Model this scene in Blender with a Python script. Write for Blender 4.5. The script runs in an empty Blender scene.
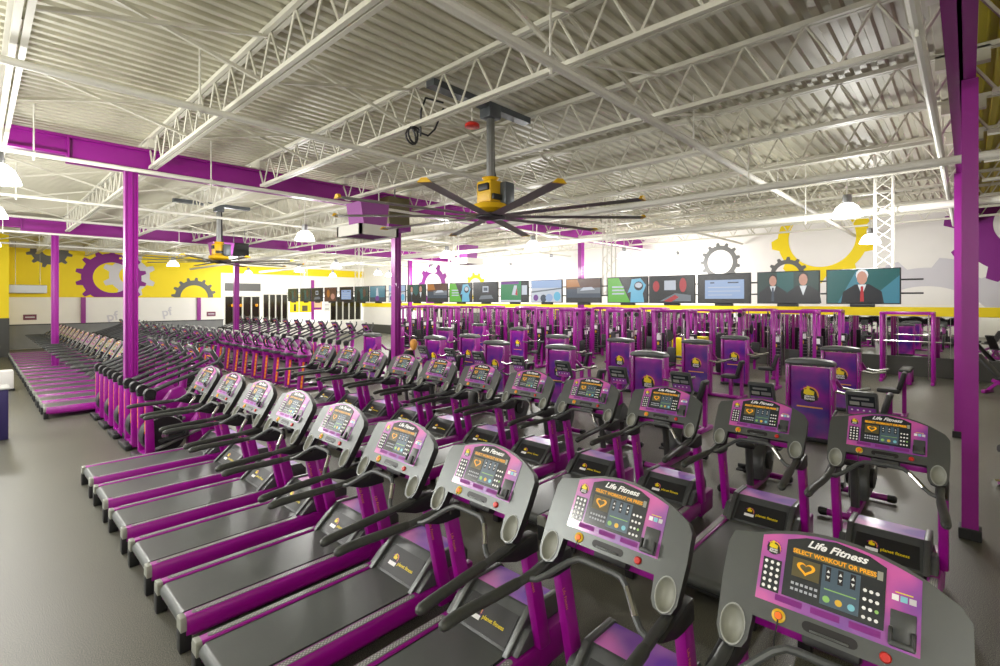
import bpy, bmesh, math, random
from mathutils import Vector, Matrix
random.seed(7)
PI = math.pi
scene = bpy.context.scene
COL = scene.collection
H = 2.5                                   # eye height

# ------------------------------------------------------------------ materials
def lin(c):
    c = c / 255.0
    return c / 12.92 if c <= 0.04045 else ((c + 0.055) / 1.055) ** 2.4
def rgb(r, g, b):
    return (lin(r), lin(g), lin(b), 1.0)

MATS = {}
def mat(name, col, rough=0.5, metal=0.0, noise=0.0, nscale=8.0, emit=None, estr=0.0, coat=0.0, bump=0.0, spec=0.5):
    m = bpy.data.materials.new(name); m.use_nodes = True
    nt = m.node_tree; b = nt.nodes['Principled BSDF']
    b.inputs['Base Color'].default_value = col
    b.inputs['Roughness'].default_value = rough
    b.inputs['Metallic'].default_value = metal
    b.inputs['Coat Weight'].default_value = coat
    b.inputs['Specular IOR Level'].default_value = spec
    if noise > 0 or bump > 0:
        tc = nt.nodes.new('ShaderNodeTexCoord'); n = nt.nodes.new('ShaderNodeTexNoise')
        n.inputs['Scale'].default_value = nscale; n.inputs['Detail'].default_value = 3
        nt.links.new(tc.outputs['Object'], n.inputs['Vector'])
        if noise > 0:
            r = nt.nodes.new('ShaderNodeValToRGB')
            r.color_ramp.elements[0].position = 0.3; r.color_ramp.elements[1].position = 0.7
            r.color_ramp.elements[0].color = tuple(max(0, c * (1 - noise)) for c in col[:3]) + (1,)
            r.color_ramp.elements[1].color = tuple(min(1, c * (1 + noise)) for c in col[:3]) + (1,)
            nt.links.new(n.outputs['Fac'], r.inputs['Fac']); nt.links.new(r.outputs['Color'], b.inputs['Base Color'])
        if bump > 0:
            bp = nt.nodes.new('ShaderNodeBump'); bp.inputs['Strength'].default_value = bump; bp.inputs['Distance'].default_value = 0.01
            nt.links.new(n.outputs['Fac'], bp.inputs['Height']); nt.links.new(bp.outputs['Normal'], b.inputs['Normal'])
    if emit:
        b.inputs['Emission Color'].default_value = emit
        b.inputs['Emission Strength'].default_value = estr
    MATS[name] = m
    return m

PURPLE = rgb(150, 8, 140)
mat('purple_paint', PURPLE, 0.3, coat=0.3)
mat('column_paint', rgb(142, 18, 134), 0.38, coat=0.1)
mat('dark_plastic', rgb(74, 77, 77), 0.36, noise=0.06, nscale=30)
mat('grey_plastic', rgb(94, 97, 96), 0.34, metal=0.6)
mat('light_plastic', rgb(170, 172, 168), 0.4)
mat('black_plastic', rgb(30, 31, 32), 0.45)
mat('rubber_grip', rgb(62, 65, 62), 0.45, noise=0.1, nscale=40)
mat('belt', rgb(82, 86, 84), 0.36, noise=0.05, nscale=3)
mat('tread', rgb(120, 123, 120), 0.4)
mat('stud', rgb(190, 190, 188), 0.3)
mat('chrome', rgb(205, 205, 200), 0.22, metal=1.0)
mat('steel', rgb(150, 152, 152), 0.35, metal=0.8)
mat('white_paint', rgb(226, 225, 214), 0.5)
mat('joist_paint', rgb(214, 212, 196), 0.5)
mat('deck_paint', rgb(206, 203, 182), 0.5)
mat('yellow_deck', rgb(196, 184, 40), 0.5)
mat('wall_white', rgb(236, 234, 228), 0.7, noise=0.015, nscale=2)
mat('wall_grey', rgb(120, 122, 122), 0.5, noise=0.1, nscale=2)
mat('wall_yellow', rgb(240, 214, 0), 0.6)
mat('mural_purple', rgb(128, 20, 128), 0.6)
mat('mural_grey', rgb(98, 98, 96), 0.6)
mat('mural_light', rgb(205, 203, 208), 0.6)
mat('mural_white', rgb(232, 230, 226), 0.6)
mat('base_dark', rgb(60, 60, 54), 0.5)
mat('mirror', rgb(225, 225, 222), 0.02, metal=1.0)
mat('glass_dark', rgb(36, 34, 22), 0.08)
mat('fan_yellow', rgb(226, 180, 20), 0.4)
mat('fan_grey', rgb(92, 98, 102), 0.4, metal=0.3)
mat('blade_grey', rgb(128, 126, 116), 0.4, metal=0.4)
mat('red', rgb(200, 40, 30), 0.4)
mat('orange_strip', rgb(255, 120, 30), 0.4, emit=None)
mat('yellow_strip', rgb(250, 190, 60), 0.4)
mat('text_white', rgb(245, 245, 245), 0.4)
mat('text_orange', rgb(236, 160, 70), 0.4)
mat('logo_yellow', rgb(240, 215, 20), 0.4)
mat('logo_black', rgb(22, 20, 22), 0.4)
mat('led_amber', rgb(30, 20, 4), 0.4, emit=rgb(255, 172, 10), estr=0.8)
mat('led_white', rgb(60, 60, 60), 0.4, emit=rgb(230, 232, 235), estr=0.35)
mat('led_blue', rgb(76, 96, 112), 0.35)
mat('key_green', rgb(150, 200, 110), 0.4)
mat('key_amber', rgb(235, 190, 60), 0.4)
mat('key_blue', rgb(130, 200, 215), 0.4)
mat('screen_black', rgb(46, 50, 54), 0.2, coat=0.6)
mat('skin', rgb(226, 178, 146), 0.5)
mat('hair_blond', rgb(206, 146, 60), 0.6)
mat('shirt_black', rgb(26, 26, 28), 0.8)
mat('pants_grey', rgb(70, 72, 76), 0.8)
mat('navy', rgb(44, 36, 84), 0.5)
mat('tan', rgb(226, 190, 150), 0.6)
mat('sign_maroon', rgb(112, 50, 76), 0.5)
mat('pad_black', rgb(40, 41, 42), 0.5)
mat('duct_purple', rgb(150, 70, 150), 0.5)
mat('duct_brown', rgb(92, 84, 50), 0.45)
mat('cup_grey', rgb(150, 152, 142), 0.4)
mat('stack_dark', rgb(34, 32, 40), 0.35)
mat('stud_purple', rgb(120, 30, 170), 0.4)
mat('galv', rgb(176, 180, 182), 0.35, metal=0.5)

def graphic_mat(name, cols, scale, rough=0.3, coat=0.8):
    m = bpy.data.materials.new(name); m.use_nodes = True
    nt = m.node_tree; b = nt.nodes['Principled BSDF']
    b.inputs['Roughness'].default_value = rough; b.inputs['Coat Weight'].default_value = coat; b.inputs['Coat Roughness'].default_value = 0.12; b.inputs['Coat IOR'].default_value = 2.0
    tc = nt.nodes.new('ShaderNodeTexCoord'); n = nt.nodes.new('ShaderNodeTexNoise')
    n.inputs['Scale'].default_value = scale; n.inputs['Detail'].default_value = 1.5
    nt.links.new(tc.outputs['Object'], n.inputs['Vector'])
    r = nt.nodes.new('ShaderNodeValToRGB')
    els = r.color_ramp.elements
    els[0].position = 0.32; els[0].color = cols[0]
    els[1].position = 0.68; els[1].color = cols[-1]
    for i, c in enumerate(cols[1:-1]):
        e = els.new(0.32 + 0.36 * (i + 1) / (len(cols) - 1)); e.color = c
    nt.links.new(n.outputs['Fac'], r.inputs['Fac']); nt.links.new(r.outputs['Color'], b.inputs['Base Color'])
    MATS[name] = m
graphic_mat('panel_graphic', [rgb(120, 60, 160), rgb(158, 70, 170), rgb(214, 90, 178)], 5.0)
graphic_mat('cover_graphic', [rgb(110, 30, 180), rgb(160, 90, 190), rgb(214, 110, 200)], 3.2, 0.42, 0.15)
graphic_mat('tower_graphic', [rgb(62, 12, 140), rgb(120, 10, 140), rgb(190, 16, 170)], 2.6)

def floor_mat():
    m = bpy.data.materials.new('rubber_floor'); m.use_nodes = True
    nt = m.node_tree; b = nt.nodes['Principled BSDF']; b.inputs['Roughness'].default_value = 0.44; b.inputs['Specular IOR Level'].default_value = 0.5
    tc = nt.nodes.new('ShaderNodeTexCoord')
    n = nt.nodes.new('ShaderNodeTexNoise'); n.inputs['Scale'].default_value = 160; n.inputs['Detail'].default_value = 2
    n2 = nt.nodes.new('ShaderNodeTexNoise'); n2.inputs['Scale'].default_value = 0.9; n2.inputs['Detail'].default_value = 3
    nt.links.new(tc.outputs['Object'], n.inputs['Vector']); nt.links.new(tc.outputs['Object'], n2.inputs['Vector'])
    r = nt.nodes.new('ShaderNodeValToRGB')
    r.color_ramp.elements[0].position = 0.42; r.color_ramp.elements[0].color = rgb(54, 55, 50)
    r.color_ramp.elements[1].position = 0.72; r.color_ramp.elements[1].color = rgb(140, 138, 122)
    nt.links.new(n.outputs['Fac'], r.inputs['Fac'])
    r2 = nt.nodes.new('ShaderNodeValToRGB')
    r2.color_ramp.elements[0].color = (0.86, 0.86, 0.86, 1); r2.color_ramp.elements[1].color = (1.1, 1.1, 1.08, 1)
    nt.links.new(n2.outputs['Fac'], r2.inputs['Fac'])
    mx = nt.nodes.new('ShaderNodeMix'); mx.data_type = 'RGBA'; mx.blend_type = 'MULTIPLY'; mx.inputs[0].default_value = 1
    nt.links.new(r.outputs['Color'], mx.inputs[6]); nt.links.new(r2.outputs['Color'], mx.inputs[7])
    nt.links.new(mx.outputs[2], b.inputs['Base Color'])
    bp = nt.nodes.new('ShaderNodeBump'); bp.inputs['Strength'].default_value = 0.1; bp.inputs['Distance'].default_value = 0.002
    nt.links.new(n.outputs['Fac'], bp.inputs['Height']); nt.links.new(bp.outputs['Normal'], b.inputs['Normal'])
    MATS['rubber_floor'] = m
floor_mat()

# ------------------------------------------------------------------ mesh builder
TEXT_CACHE = {}
def text_geo(body, shear=0.0, bold=0.0):
    k = (body, shear, bold)
    if k not in TEXT_CACHE:
        cu = bpy.data.curves.new('txt', 'FONT'); cu.body = body; cu.size = 1.0; cu.shear = shear; cu.offset = bold
        cu.align_x = 'CENTER'; cu.align_y = 'CENTER'; cu.resolution_u = 3
        o = bpy.data.objects.new('txt', cu); COL.objects.link(o)
        dg = bpy.context.evaluated_depsgraph_get()
        me = bpy.data.meshes.new_from_object(o.evaluated_get(dg))
        bpy.data.objects.remove(o); bpy.data.curves.remove(cu)
        TEXT_CACHE[k] = ([v.co.copy() for v in me.vertices], [list(p.vertices) for p in me.polygons])
        bpy.data.meshes.remove(me)
    return TEXT_CACHE[k]

class MB:
    def __init__(s):
        s.bm = bmesh.new(); s.mats = []; s.M = Matrix.Identity(4)
    def mi(s, m):
        if m not in s.mats: s.mats.append(m)
        return s.mats.index(m)
    def _v(s, p): return s.bm.verts.new(s.M @ Vector(p))
    def _f(s, vs, mi):
        try:
            f = s.bm.faces.new(vs); f.material_index = mi; return f
        except ValueError:
            return None
    def poly(s, pts, m):
        return s._f([s._v(p) for p in pts], s.mi(m))
    def box(s, c, d, m, bev=0.0, R=None):
        mi = s.mi(m)
        x, y, z = d[0] / 2, d[1] / 2, d[2] / 2
        T = Matrix.Translation(Vector(c))
        if R is not None: T = T @ R.to_4x4()
        vs = [s._v(T @ Vector((a * x, b * y, e * z))) for a in (-1, 1) for b in (-1, 1) for e in (-1, 1)]
        idx = [(0, 1, 3, 2), (4, 6, 7, 5), (0, 4, 5, 1), (2, 3, 7, 6), (0, 2, 6, 4), (1, 5, 7, 3)]
        fs = [s._f([vs[i] for i in q], mi) for q in idx]
        if bev > 0:
            es = list({e for f in fs for e in f.edges})
            r = bmesh.ops.bevel(s.bm, geom=es, offset=bev, segments=2, affect='EDGES', profile=0.5)
            for f in r['faces']: f.material_index = mi
        return s
    def bar(s, p, q, w, h, m, up=(0, 0, 1)):       # a square bar from p to q
        p, q = Vector(p), Vector(q); d = q - p; L = d.length
        x = d.normalized(); y = Vector(up).cross(x)
        if y.length < 1e-5: y = Vector((0, 1, 0)).cross(x)
        y.normalize(); z = x.cross(y)
        R = Matrix((x, y, z)).transposed()
        return s.box((p + q) / 2, (L, w, h), m, 0, R)
    def prism(s, pts, axis, lo, hi, m, bev=0.0, m2=None):   # polygon extruded along an axis: pts in the two other axes
        def P(a, b, t):
            return (t, a, b) if axis == 'x' else (a, t, b) if axis == 'y' else (a, b, t)
        mi = s.mi(m)
        A = [s._v(P(a, b, lo)) for a, b in pts]; B = [s._v(P(a, b, hi)) for a, b in pts]
        n = len(pts)
        fs = [s._f(A[::-1], mi), s._f(B, mi if m2 is None else s.mi(m2))]
        fs += [s._f([A[i], A[(i + 1) % n], B[(i + 1) % n], B[i]], mi) for i in range(n)]
        fs = [f for f in fs if f]
        bmesh.ops.recalc_face_normals(s.bm, faces=fs)
        if bev > 0:
            es = [e for e in {e for f in fs for e in f.edges} if len(e.link_faces) == 2 and e.calc_face_angle(0) > 0.6]
            r = bmesh.ops.bevel(s.bm, geom=es, offset=bev, segments=2, affect='EDGES', profile=0.5)
            for f in r['faces']: f.material_index = mi
        return s
    def tube(s, pts, r, m, seg=8, flat=1.0, caps=True, upv=(0, 0, 1)):
        mi = s.mi(m); pts = [Vector(p) for p in pts]; n = len(pts)
        rs = r if isinstance(r, (list, tuple)) else [r] * n
        rings = []
        prev = None
        for i, p in enumerate(pts):
            t = (pts[min(i + 1, n - 1)] - pts[max(i - 1, 0)]).normalized()
            if prev is None:
                u = Vector(upv).cross(t)
                if u.length < 1e-3: u = Vector((1, 0, 0)).cross(t)
            else:
                u = prev - t * prev.dot(t)
            u.normalize(); prev = u; w = t.cross(u)
            rings.append([s._v(p + u * (rs[i] * math.cos(2 * PI * k / seg)) + w * (rs[i] * flat * math.sin(2 * PI * k / seg))) for k in range(seg)])
        for a, b in zip(rings, rings[1:]):
            for k in range(seg): s._f([a[k], a[(k + 1) % seg], b[(k + 1) % seg], b[k]], mi)
        if caps:
            s._f(rings[0][::-1], mi); s._f(rings[-1], mi)
        return s
    def lathe(s, prof, m, c=(0, 0, 0), seg=16, axis='z', closed=False):
        mi = s.mi(m); rings = []
        for r, z in prof:
            ring = []
            for k in range(seg):
                a = 2 * PI * k / seg; x, y = r * math.cos(a), r * math.sin(a)
                p = (x, y, z) if axis == 'z' else (z, x, y) if axis == 'x' else (x, z, y)
                ring.append(s._v(Vector(p) + Vector(c)))
            rings.append(ring)
        fs = []
        for a, b in zip(rings, rings[1:]):
            for k in range(seg): fs.append(s._f([a[k], a[(k + 1) % seg], b[(k + 1) % seg], b[k]], mi))
        if prof[0][0] > 1e-6 and closed: fs.append(s._f(rings[0][::-1], mi))
        if prof[-1][0] > 1e-6 and closed: fs.append(s._f(rings[-1], mi))
        bmesh.ops.recalc_face_normals(s.bm, faces=[f for f in fs if f])
        return s
    def text(s, body, size, T, m, shear=0.0, bold=0.0, sx=1.0):
        mi = s.mi(m); V, F = text_geo(body, shear, bold)
        vs = [s._v(T @ Vector((v.x * size * sx, v.y * size, v.z * size))) for v in V]
        for f in F: s._f([vs[i] for i in f], mi)
        return s
    def rect(s, T, x0, y0, x1, y1, z, m):     # a flat patch in the plane T
        return s.poly([T @ Vector(p) for p in ((x0, y0, z), (x1, y0, z), (x1, y1, z), (x0, y1, z))], m)
    def ell(s, T, cx, cy, rx, ry, z, m, seg=14, a0=0.0, a1=2 * PI):
        k = seg if a1 - a0 > 6.2 else seg + 1
        return s.poly([T @ Vector((cx + rx * math.cos(a0 + (a1 - a0) * i / seg), cy + ry * math.sin(a0 + (a1 - a0) * i / seg), z)) for i in range(k)], m)
    def ring(s, T, cx, cy, r0, r1, z, m, seg=16, a0=0.0, a1=2 * PI, ry=1.0):
        mi = s.mi(m); P = []
        for i in range(seg + 1):
            a = a0 + (a1 - a0) * i / seg
            P.append([s._v(T @ Vector((cx + r * math.cos(a), cy + r * ry * math.sin(a), z))) for r in (r0, r1)])
        for a, b in zip(P, P[1:]): s._f([a[0], a[1], b[1], b[0]], mi)
        return s
    def build(s, name, parent=None, smooth=35, loc=None):
        me = bpy.data.meshes.new(name)
        bmesh.ops.remove_doubles(s.bm, verts=s.bm.verts, dist=1e-6)
        s.bm.to_mesh(me); s.bm.free()
        for m in s.mats: me.materials.append(MATS[m])
        if smooth:
            me.polygons.foreach_set('use_smooth', [True] * len(me.polygons))
            me.set_sharp_from_angle(angle=math.radians(smooth))
        o = bpy.data.objects.new(name, me); COL.objects.link(o)
        if parent is not None: o.parent = parent
        if loc is not None: o.location = loc
        return o

def tag(o, label=None, cat=None, group=None, kind=None):
    if label: o['label'] = label
    if cat: o['category'] = cat
    if group: o['group'] = group
    if kind: o['kind'] = kind
    return o
def thing(name, label, cat, loc=(0, 0, 0), rz=0.0, group=None):
    o = bpy.data.objects.new(name, None); COL.objects.link(o)
    o.location = loc; o.rotation_euler = (0, 0, rz)
    return tag(o, label, cat, group)
KIDS = {}
def kids(o):
    return KIDS.setdefault(o.name, list(o.children)) if o.name in KIDS else KIDS.setdefault(o.name, [c for c in COL.objects if c.parent is o])
def dup(root, loc, rz, label, group=None, skip=()):
    r = root.copy(); COL.objects.link(r); r.location = loc; r.rotation_euler = (0, 0, rz)
    r['label'] = label
    if group: r['group'] = group
    for ch in kids(root):
        c = ch.copy(); COL.objects.link(c); c.parent = r
        for g in kids(ch):
            if g.name.split('.')[0] in skip: continue
            d = g.copy(); COL.objects.link(d); d.parent = c
    return r
def struct(o, label=None):
    o['kind'] = 'structure'
    if label: o['label'] = label
    return o
ORD = ['first', 'second', 'third', 'fourth', 'fifth', 'sixth', 'seventh', 'eighth', 'ninth', 'tenth', 'eleventh', 'twelfth', 'thirteenth',
       'fourteenth', 'fifteenth', 'sixteenth', 'seventeenth', 'eighteenth', 'nineteenth', 'twentieth', 'twenty-first', 'twenty-second', 'twenty-third', 'twenty-fourth']
I4 = Matrix.Identity(4)
def frame(o, x, y):                       # plane matrix: origin, right, up -> normal = right x up
    x = Vector(x).normalized(); y = Vector(y).normalized(); n = x.cross(y)
    M = Matrix((x, y, n)).transposed().to_4x4(); M.translation = Vector(o); return M

def thumb_logo(mb, T, cx, cy, r, z, words=True):
    """gear arc with a raised yellow thumb and two lines of white words"""
    for k in range(9):
        a = math.radians(-30 + k * 22)
        c, s_ = math.cos(a), math.sin(a)
        def P(rr, da): return T @ Vector((cx + rr * math.cos(a + da), cy + rr * math.sin(a + da), z))
        mb.poly([P(r * .9, -.13), P(r * 1.08, -.09), P(r * 1.08, .09), P(r * .9, .13)], 'purple_paint')
    mb.ell(T, cx, cy, r * .92, r * .92, z * .9, 'logo_black', 20)
    mb.ring(T, cx, cy, r * .78, r * .94, z * 1.05, 'text_orange', 14, -0.3, 2.4)
    mb.poly([T @ Vector((cx + a * r, cy + b * r, z * 1.1)) for a, b in ((-.62, .1), (-.55, .55), (-.32, .62), (-.25, 1.0), (-.02, .98), (.02, .6), (.5, .4), (.45, -.05), (-.3, -.1))], 'logo_yellow')
    if words:
        mb.rect(T, cx - r * .85, cy - r * .62, cx + r * .85, cy - r * .05, z * 1.12, 'logo_black')
        mb.text('planet', r * .42, T @ Matrix.Translation((cx, cy - r * .2, z * 1.2)), 'text_white', bold=0.02)
        mb.text('fitness', r * .42, T @ Matrix.Translation((cx, cy - r * .5, z * 1.2)), 'text_white', bold=0.02)

# ------------------------------------------------------------------ the hall
XW, YW, ZD = 21.2, 34.9, 5.5             # right wall, far wall, roof deck
b = MB(); b.box((8.6, 14.5, -0.05), (25.4, 41.0, 0.1), 'rubber_floor'); struct(b.build('floor', smooth=0))

def deck(name, y0, y1, m):
    b = MB(); pitch, dep = 0.18, 0.045
    y = y0; x0, x1 = -4.0, 21.3
    pts = []
    while y < y1 - 1e-6:
        pts += [(y, ZD), (y + .07, ZD), (y + .09, ZD - dep), (y + .16, ZD - dep)]; y += pitch
    pts.append((y, ZD))
    mi = b.mi(m)
    A = [b._v((x0, p, z)) for p, z in pts]; B = [b._v((x1, p, z)) for p, z in pts]
    for i in range(len(pts) - 1): b._f([A[i], B[i], B[i + 1], A[i + 1]], mi)
    # closed above so that the deck is a solid sheet
    b.box(((x0 + x1) / 2, (y0 + y1) / 2, ZD + .06), (x1 - x0, y1 - y0, .1), m)
    return struct(b.build(name, smooth=0))
deck('ceiling', -0.06, 35.1, 'deck_paint')
deck('ceiling_side_bay', -6.0, -0.06, 'yellow_deck')

def gear(b, T, cx, cy, r0, r1, n, th, m, z=0.004, rot=0.0, clip=None, arc=None):
    mi = b.mi(m); N = n * 8; P = []
    for i in range(N + 1):
        a = rot + 2 * PI * i / N
        ph = i % 8
        r = r1 + (th if ph in (3, 4, 5) else th * .0)
        q = []
        for rr in (r0, r):
            x, y = cx + rr * math.cos(a), cy + rr * math.sin(a)
            if clip: x = min(max(x, clip[0]), clip[2]); y = min(max(y, clip[1]), clip[3])
            q.append(Vector((x, y, z)))
        P.append(q)
    for i in range(N):
        if arc and not (arc[0] <= (i / N) < arc[1]): continue
        a, c = P[i], P[i + 1]
        pts = [a[0], a[1], c[1], c[0]]
        area = (pts[1] - pts[0]).cross(pts[3] - pts[0]).length + (pts[1] - pts[2]).cross(pts[3] - pts[2]).length
        if area < 1e-5: continue
        b._f([b._v(T @ p) for p in pts], mi)

# right wall: white above, yellow strip, mirrors, dark base
b = MB(); b.box((XW + .1, 14.6, 2.75), (.2, 41.0, 5.6), 'wall_white'); WR = struct(b.build('wall_right', smooth=0))
b = MB(); b.box((XW - .015, 14.6, 2.12), (.03, 41.0, .30), 'wall_yellow'); struct(b.build('trim_1', smooth=0))
b = MB(); b.box((XW - .03, 14.6, .32), (.06, 41.0, .64), 'base_dark', .01); struct(b.build('baseboard_right', smooth=0))
y = -5.0; n = 0
while y < 30:
    b = MB(); b.box((XW - .012, y + .9, 1.30), (.024, 1.79, 1.32), 'mirror')
    o = tag(b.build('wall_mirror', smooth=0), 'frameless wall mirror panel above dark base, %s along the right wall from the column' % ORD[n], 'mirror', 'mirror panels along the right wall')
    y += 1.8; n += 1
TR = frame((XW - .004, 0, 0), (0, -1, 0), (0, 0, 1))   # plane x = -Y, y = Z, faces -X
def wall_gear(name, label, T, wall, *a, **k):
    b = MB(); gear(b, T, *a, **k); o = b.build(name, wall, smooth=0); o['label'] = label; return o
clipR = (-40, 2.28, 40, 5.49)
wall_gear('mural_gear', 'large yellow painted gear', TR, WR, -3.9, 4.76, 1.05, 1.42, 9, .22, 'wall_yellow', clip=clipR, z=.002, rot=.1)
wall_gear('mural_gear', 'small dark grey painted gear', TR, WR, -5.0, 3.45, .42, .58, 12, .11, 'mural_grey', clip=clipR, z=.004, rot=.2)
wall_gear('mural_gear', 'dark grey painted gear ring', TR, WR, -7.47, 4.07, .50, .68, 13, .12, 'mural_grey', clip=clipR, z=.004)
wall_gear('mural_gear', 'huge pale grey painted gear', TR, WR, -1.0, 1.2, 1.75, 2.35, 12, .32, 'mural_light', clip=clipR, z=.002, rot=.07)
wall_gear('mural_gear', 'purple painted gear', TR, WR, 1.3, 4.8, .75, 1.55, 10, .32, 'mural_purple', clip=clipR, z=.005, rot=.2)
wall_gear('mural_gear', 'pale purple painted gear', TR, WR, -26.2, 3.4, .9, 1.3, 10, .25, 'mural_purple', clip=clipR, z=.004, rot=.2)
wall_gear('mural_gear', 'yellow painted gear', TR, WR, -22.1, 3.3, .55, .75, 10, .15, 'wall_yellow', clip=clipR, z=.004, rot=.2)

# far wall with the yellow band over white boards and the shop front
b = MB()
b.box((5.4, YW + .1, 2.75), (11.2, .2, 5.5), 'wall_white')
b.box((16.2, YW + .1, 4.2), (10.4, .2, 2.6), 'wall_white')
b.box((16.2, YW + .1, .45), (10.4, .2, .9), 'wall_white')
WF = struct(b.build('wall_far', smooth=0))
TF = frame((0, YW - .004, 0), (1, 0, 0), (0, 0, 1))
b = MB(); b.box((5.95, YW - .03, 3.9), (9.8, .06, 2.5), 'wall_yellow'); o = b.build('yellow_band', WF, smooth=0)
b = MB(); b.box((16.0, YW - .03, 4.5), (10.3, .06, .5), 'wall_yellow'); o = b.build('yellow_strip', WF, smooth=0)
b = MB(); b.box((6.0, YW - .02, .62), (10.0, .04, 1.2), 'wall_grey'); b.box((6.0, YW - .04, 1.24), (10.0, .06, .05), 'base_dark'); struct(b.build('baseboard_far', smooth=0))
TF2 = frame((0, YW - .062, 0), (1, 0, 0), (0, 0, 1)); cf = (1.1, 2.66, 10.8, 5.14)
wall_gear('mural_gear', 'purple painted gear ring on yellow', TF2, WF, 5.3, 3.75, .85, 1.35, 14, .25, 'mural_purple', clip=cf, z=.004)
wall_gear('mural_gear', 'white painted gear on yellow', TF2, WF, 6.1, 3.9, .5, .95, 8, .3, 'mural_light', clip=cf, z=.002)
wall_gear('mural_gear', 'small grey painted gear at the band top', TF2, WF, 2.7, 5.1, .3, .75, 12, .18, 'mural_grey', clip=cf, z=.003)
wall_gear('mural_gear', 'half grey painted gear at the band bottom', TF2, WF, 9.35, 2.66, .75, 1.05, 16, .18, 'mural_grey', clip=cf, z=.003, rot=.1)
for px, pz in ((5.3, 1.62), (7.9, 1.82)):
    b = MB(); b.text('pf', .68, TF @ Matrix.Translation((px, pz - .05, .004)) @ Matrix.Rotation(.2, 4, 'Z'), 'mural_light', bold=.02)
    o = b.build('wall_lettering', WF, smooth=0); o['label'] = 'pale grey letters pf'
for px, lab in ((1.95, 'small maroon sign on white board below the yellow band, near the corner pier'), (10.3, 'small maroon sign on white board beside the shop front')):
    b = MB(); b.box((px, YW - .015, 1.62), (.5, .03, .28), 'sign_maroon', .005); b.rect(frame((px, YW - .031, 1.62), (1, 0, 0), (0, 0, 1)), -.18, -.03, .18, .03, .002, 'mural_light')
    tag(b.build('wall_sign', smooth=0), lab, 'sign')
for px, pz, ph in ((4.05, 1.95, 1.4), (9.6, 1.95, 1.4), (16.97, 2.5, 2.9)):
    b = MB(); b.box((px, YW - .05, pz), (.2, .1, ph), 'column_paint'); struct(b.build('trim_2', smooth=0))
# corner pier
b = MB(); b.box((0.1, 32.8, 2.75), (1.9, 4.0, 5.5), 'wall_yellow'); b.box((0.1, 30.79, .85), (1.92, .03, 1.7), 'base_dark'); struct(b.build('wall_left', smooth=0))
b = MB(); b.box((1.85, 34.53, 3.05), (1.4, .6, .42), 'galv', .02); b.box((2.0, 34.24, 3.05), (.5, .02, .36), 'steel'); b.tube([(1.4, 34.45, 3.2), (1.4, 34.45, 5.43)], .01, 'steel', 5); b.tube([(2.3, 34.45, 3.2), (2.3, 34.45, 5.43)], .01, 'steel', 5); tag(b.build('duct', smooth=0), 'grey rectangular duct low against the yellow band in the far corner', 'duct')
# shop front: window with dark glass, doors, posters
def framed(name, x0, x1, z0, z1, cols, label=None):
    b = MB(); b.box(((x0 + x1) / 2, YW + .12, (z0 + z1) / 2), (x1 - x0, .02, z1 - z0), 'glass_dark'); g = b.build(name, smooth=0); struct(g)
    b = MB(); w = .07
    for x in [x0 + (x1 - x0) * i / cols for i in range(cols + 1)]: b.box((x, YW + .08, (z0 + z1) / 2), (w, .1, z1 - z0), 'white_paint')
    for z in (z0, z1): b.box(((x0 + x1) / 2, YW + .08, z), (x1 - x0 + w, .1, w), 'white_paint')
    b.build('window_frame', g, smooth=0)
framed('window_1', 11.1, 13.3, .9, 2.75, 4)
framed('door_1', 13.5, 15.2, 0.9, 2.9, 4)
framed('window_2', 18.4, 21.0, .95, 2.75, 5)
def poster(x0, x1, z0, z1, m, label, marks):
    b = MB(); b.box(((x0 + x1) / 2, YW - .012, (z0 + z1) / 2), (x1 - x0, .024, z1 - z0), m)
    T = frame((0, YW - .0245, 0), (1, 0, 0), (0, 0, 1))
    for q in marks: b.rect(T, q[0], q[1], q[2], q[3], .002, q[4])
    tag(b.build('wall_poster', smooth=0), label, 'poster')
poster(15.3, 16.9, 1.6, 2.9, 'wall_yellow', 'bright yellow poster board with dark shapes beside the glass doors', [(15.6, 1.7, 15.75, 2.2, 'logo_black'), (16.2, 1.7, 16.6, 2.1, 'duct_brown'), (15.95, 1.6, 16.0, 2.9, 'mural_white')])
poster(17.1, 17.75, 1.75, 2.65, 'tan', 'peach coloured poster on the far wall between yellow and white posters', [(17.1, 1.8, 17.65, 1.95, 'mural_purple')])
poster(17.85, 18.35, 1.6, 2.7, 'mural_white', 'white poster with grey lines on the far wall', [(17.95, 1.8, 18.25, 1.86, 'mural_grey'), (17.95, 2.1, 18.25, 2.2, 'mural_light')])
b = MB(); b.box((12.2, YW - .03, 3.35), (2.2, .05, .5), 'mural_grey'); tag(b.build('menu_board', smooth=0), 'dark grey board high above the shop front window', 'board')
for px in (11.5, 12.0, 13.0):
    b = MB(); b.lathe([(.0, .1), (.07, .08), (.1, 0), (.07, -.08), (0, -.1)], 'led_amber', (px, YW - .2, 2.15), 10); b.tube([(px, YW - .2, 2.25), (px, YW - .2, 2.75)], .01, 'black_plastic', 4)
    tag(b.build('pendant_lamp'), {11.5: 'small amber pendant lamp in shop front, nearest the white boards', 12.0: 'small amber pendant lamp in shop front, middle of three', 13.0: 'small amber pendant lamp in shop front, nearest the doors'}[px], 'lamp', 'amber pendant lamps in the shop front')

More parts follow.
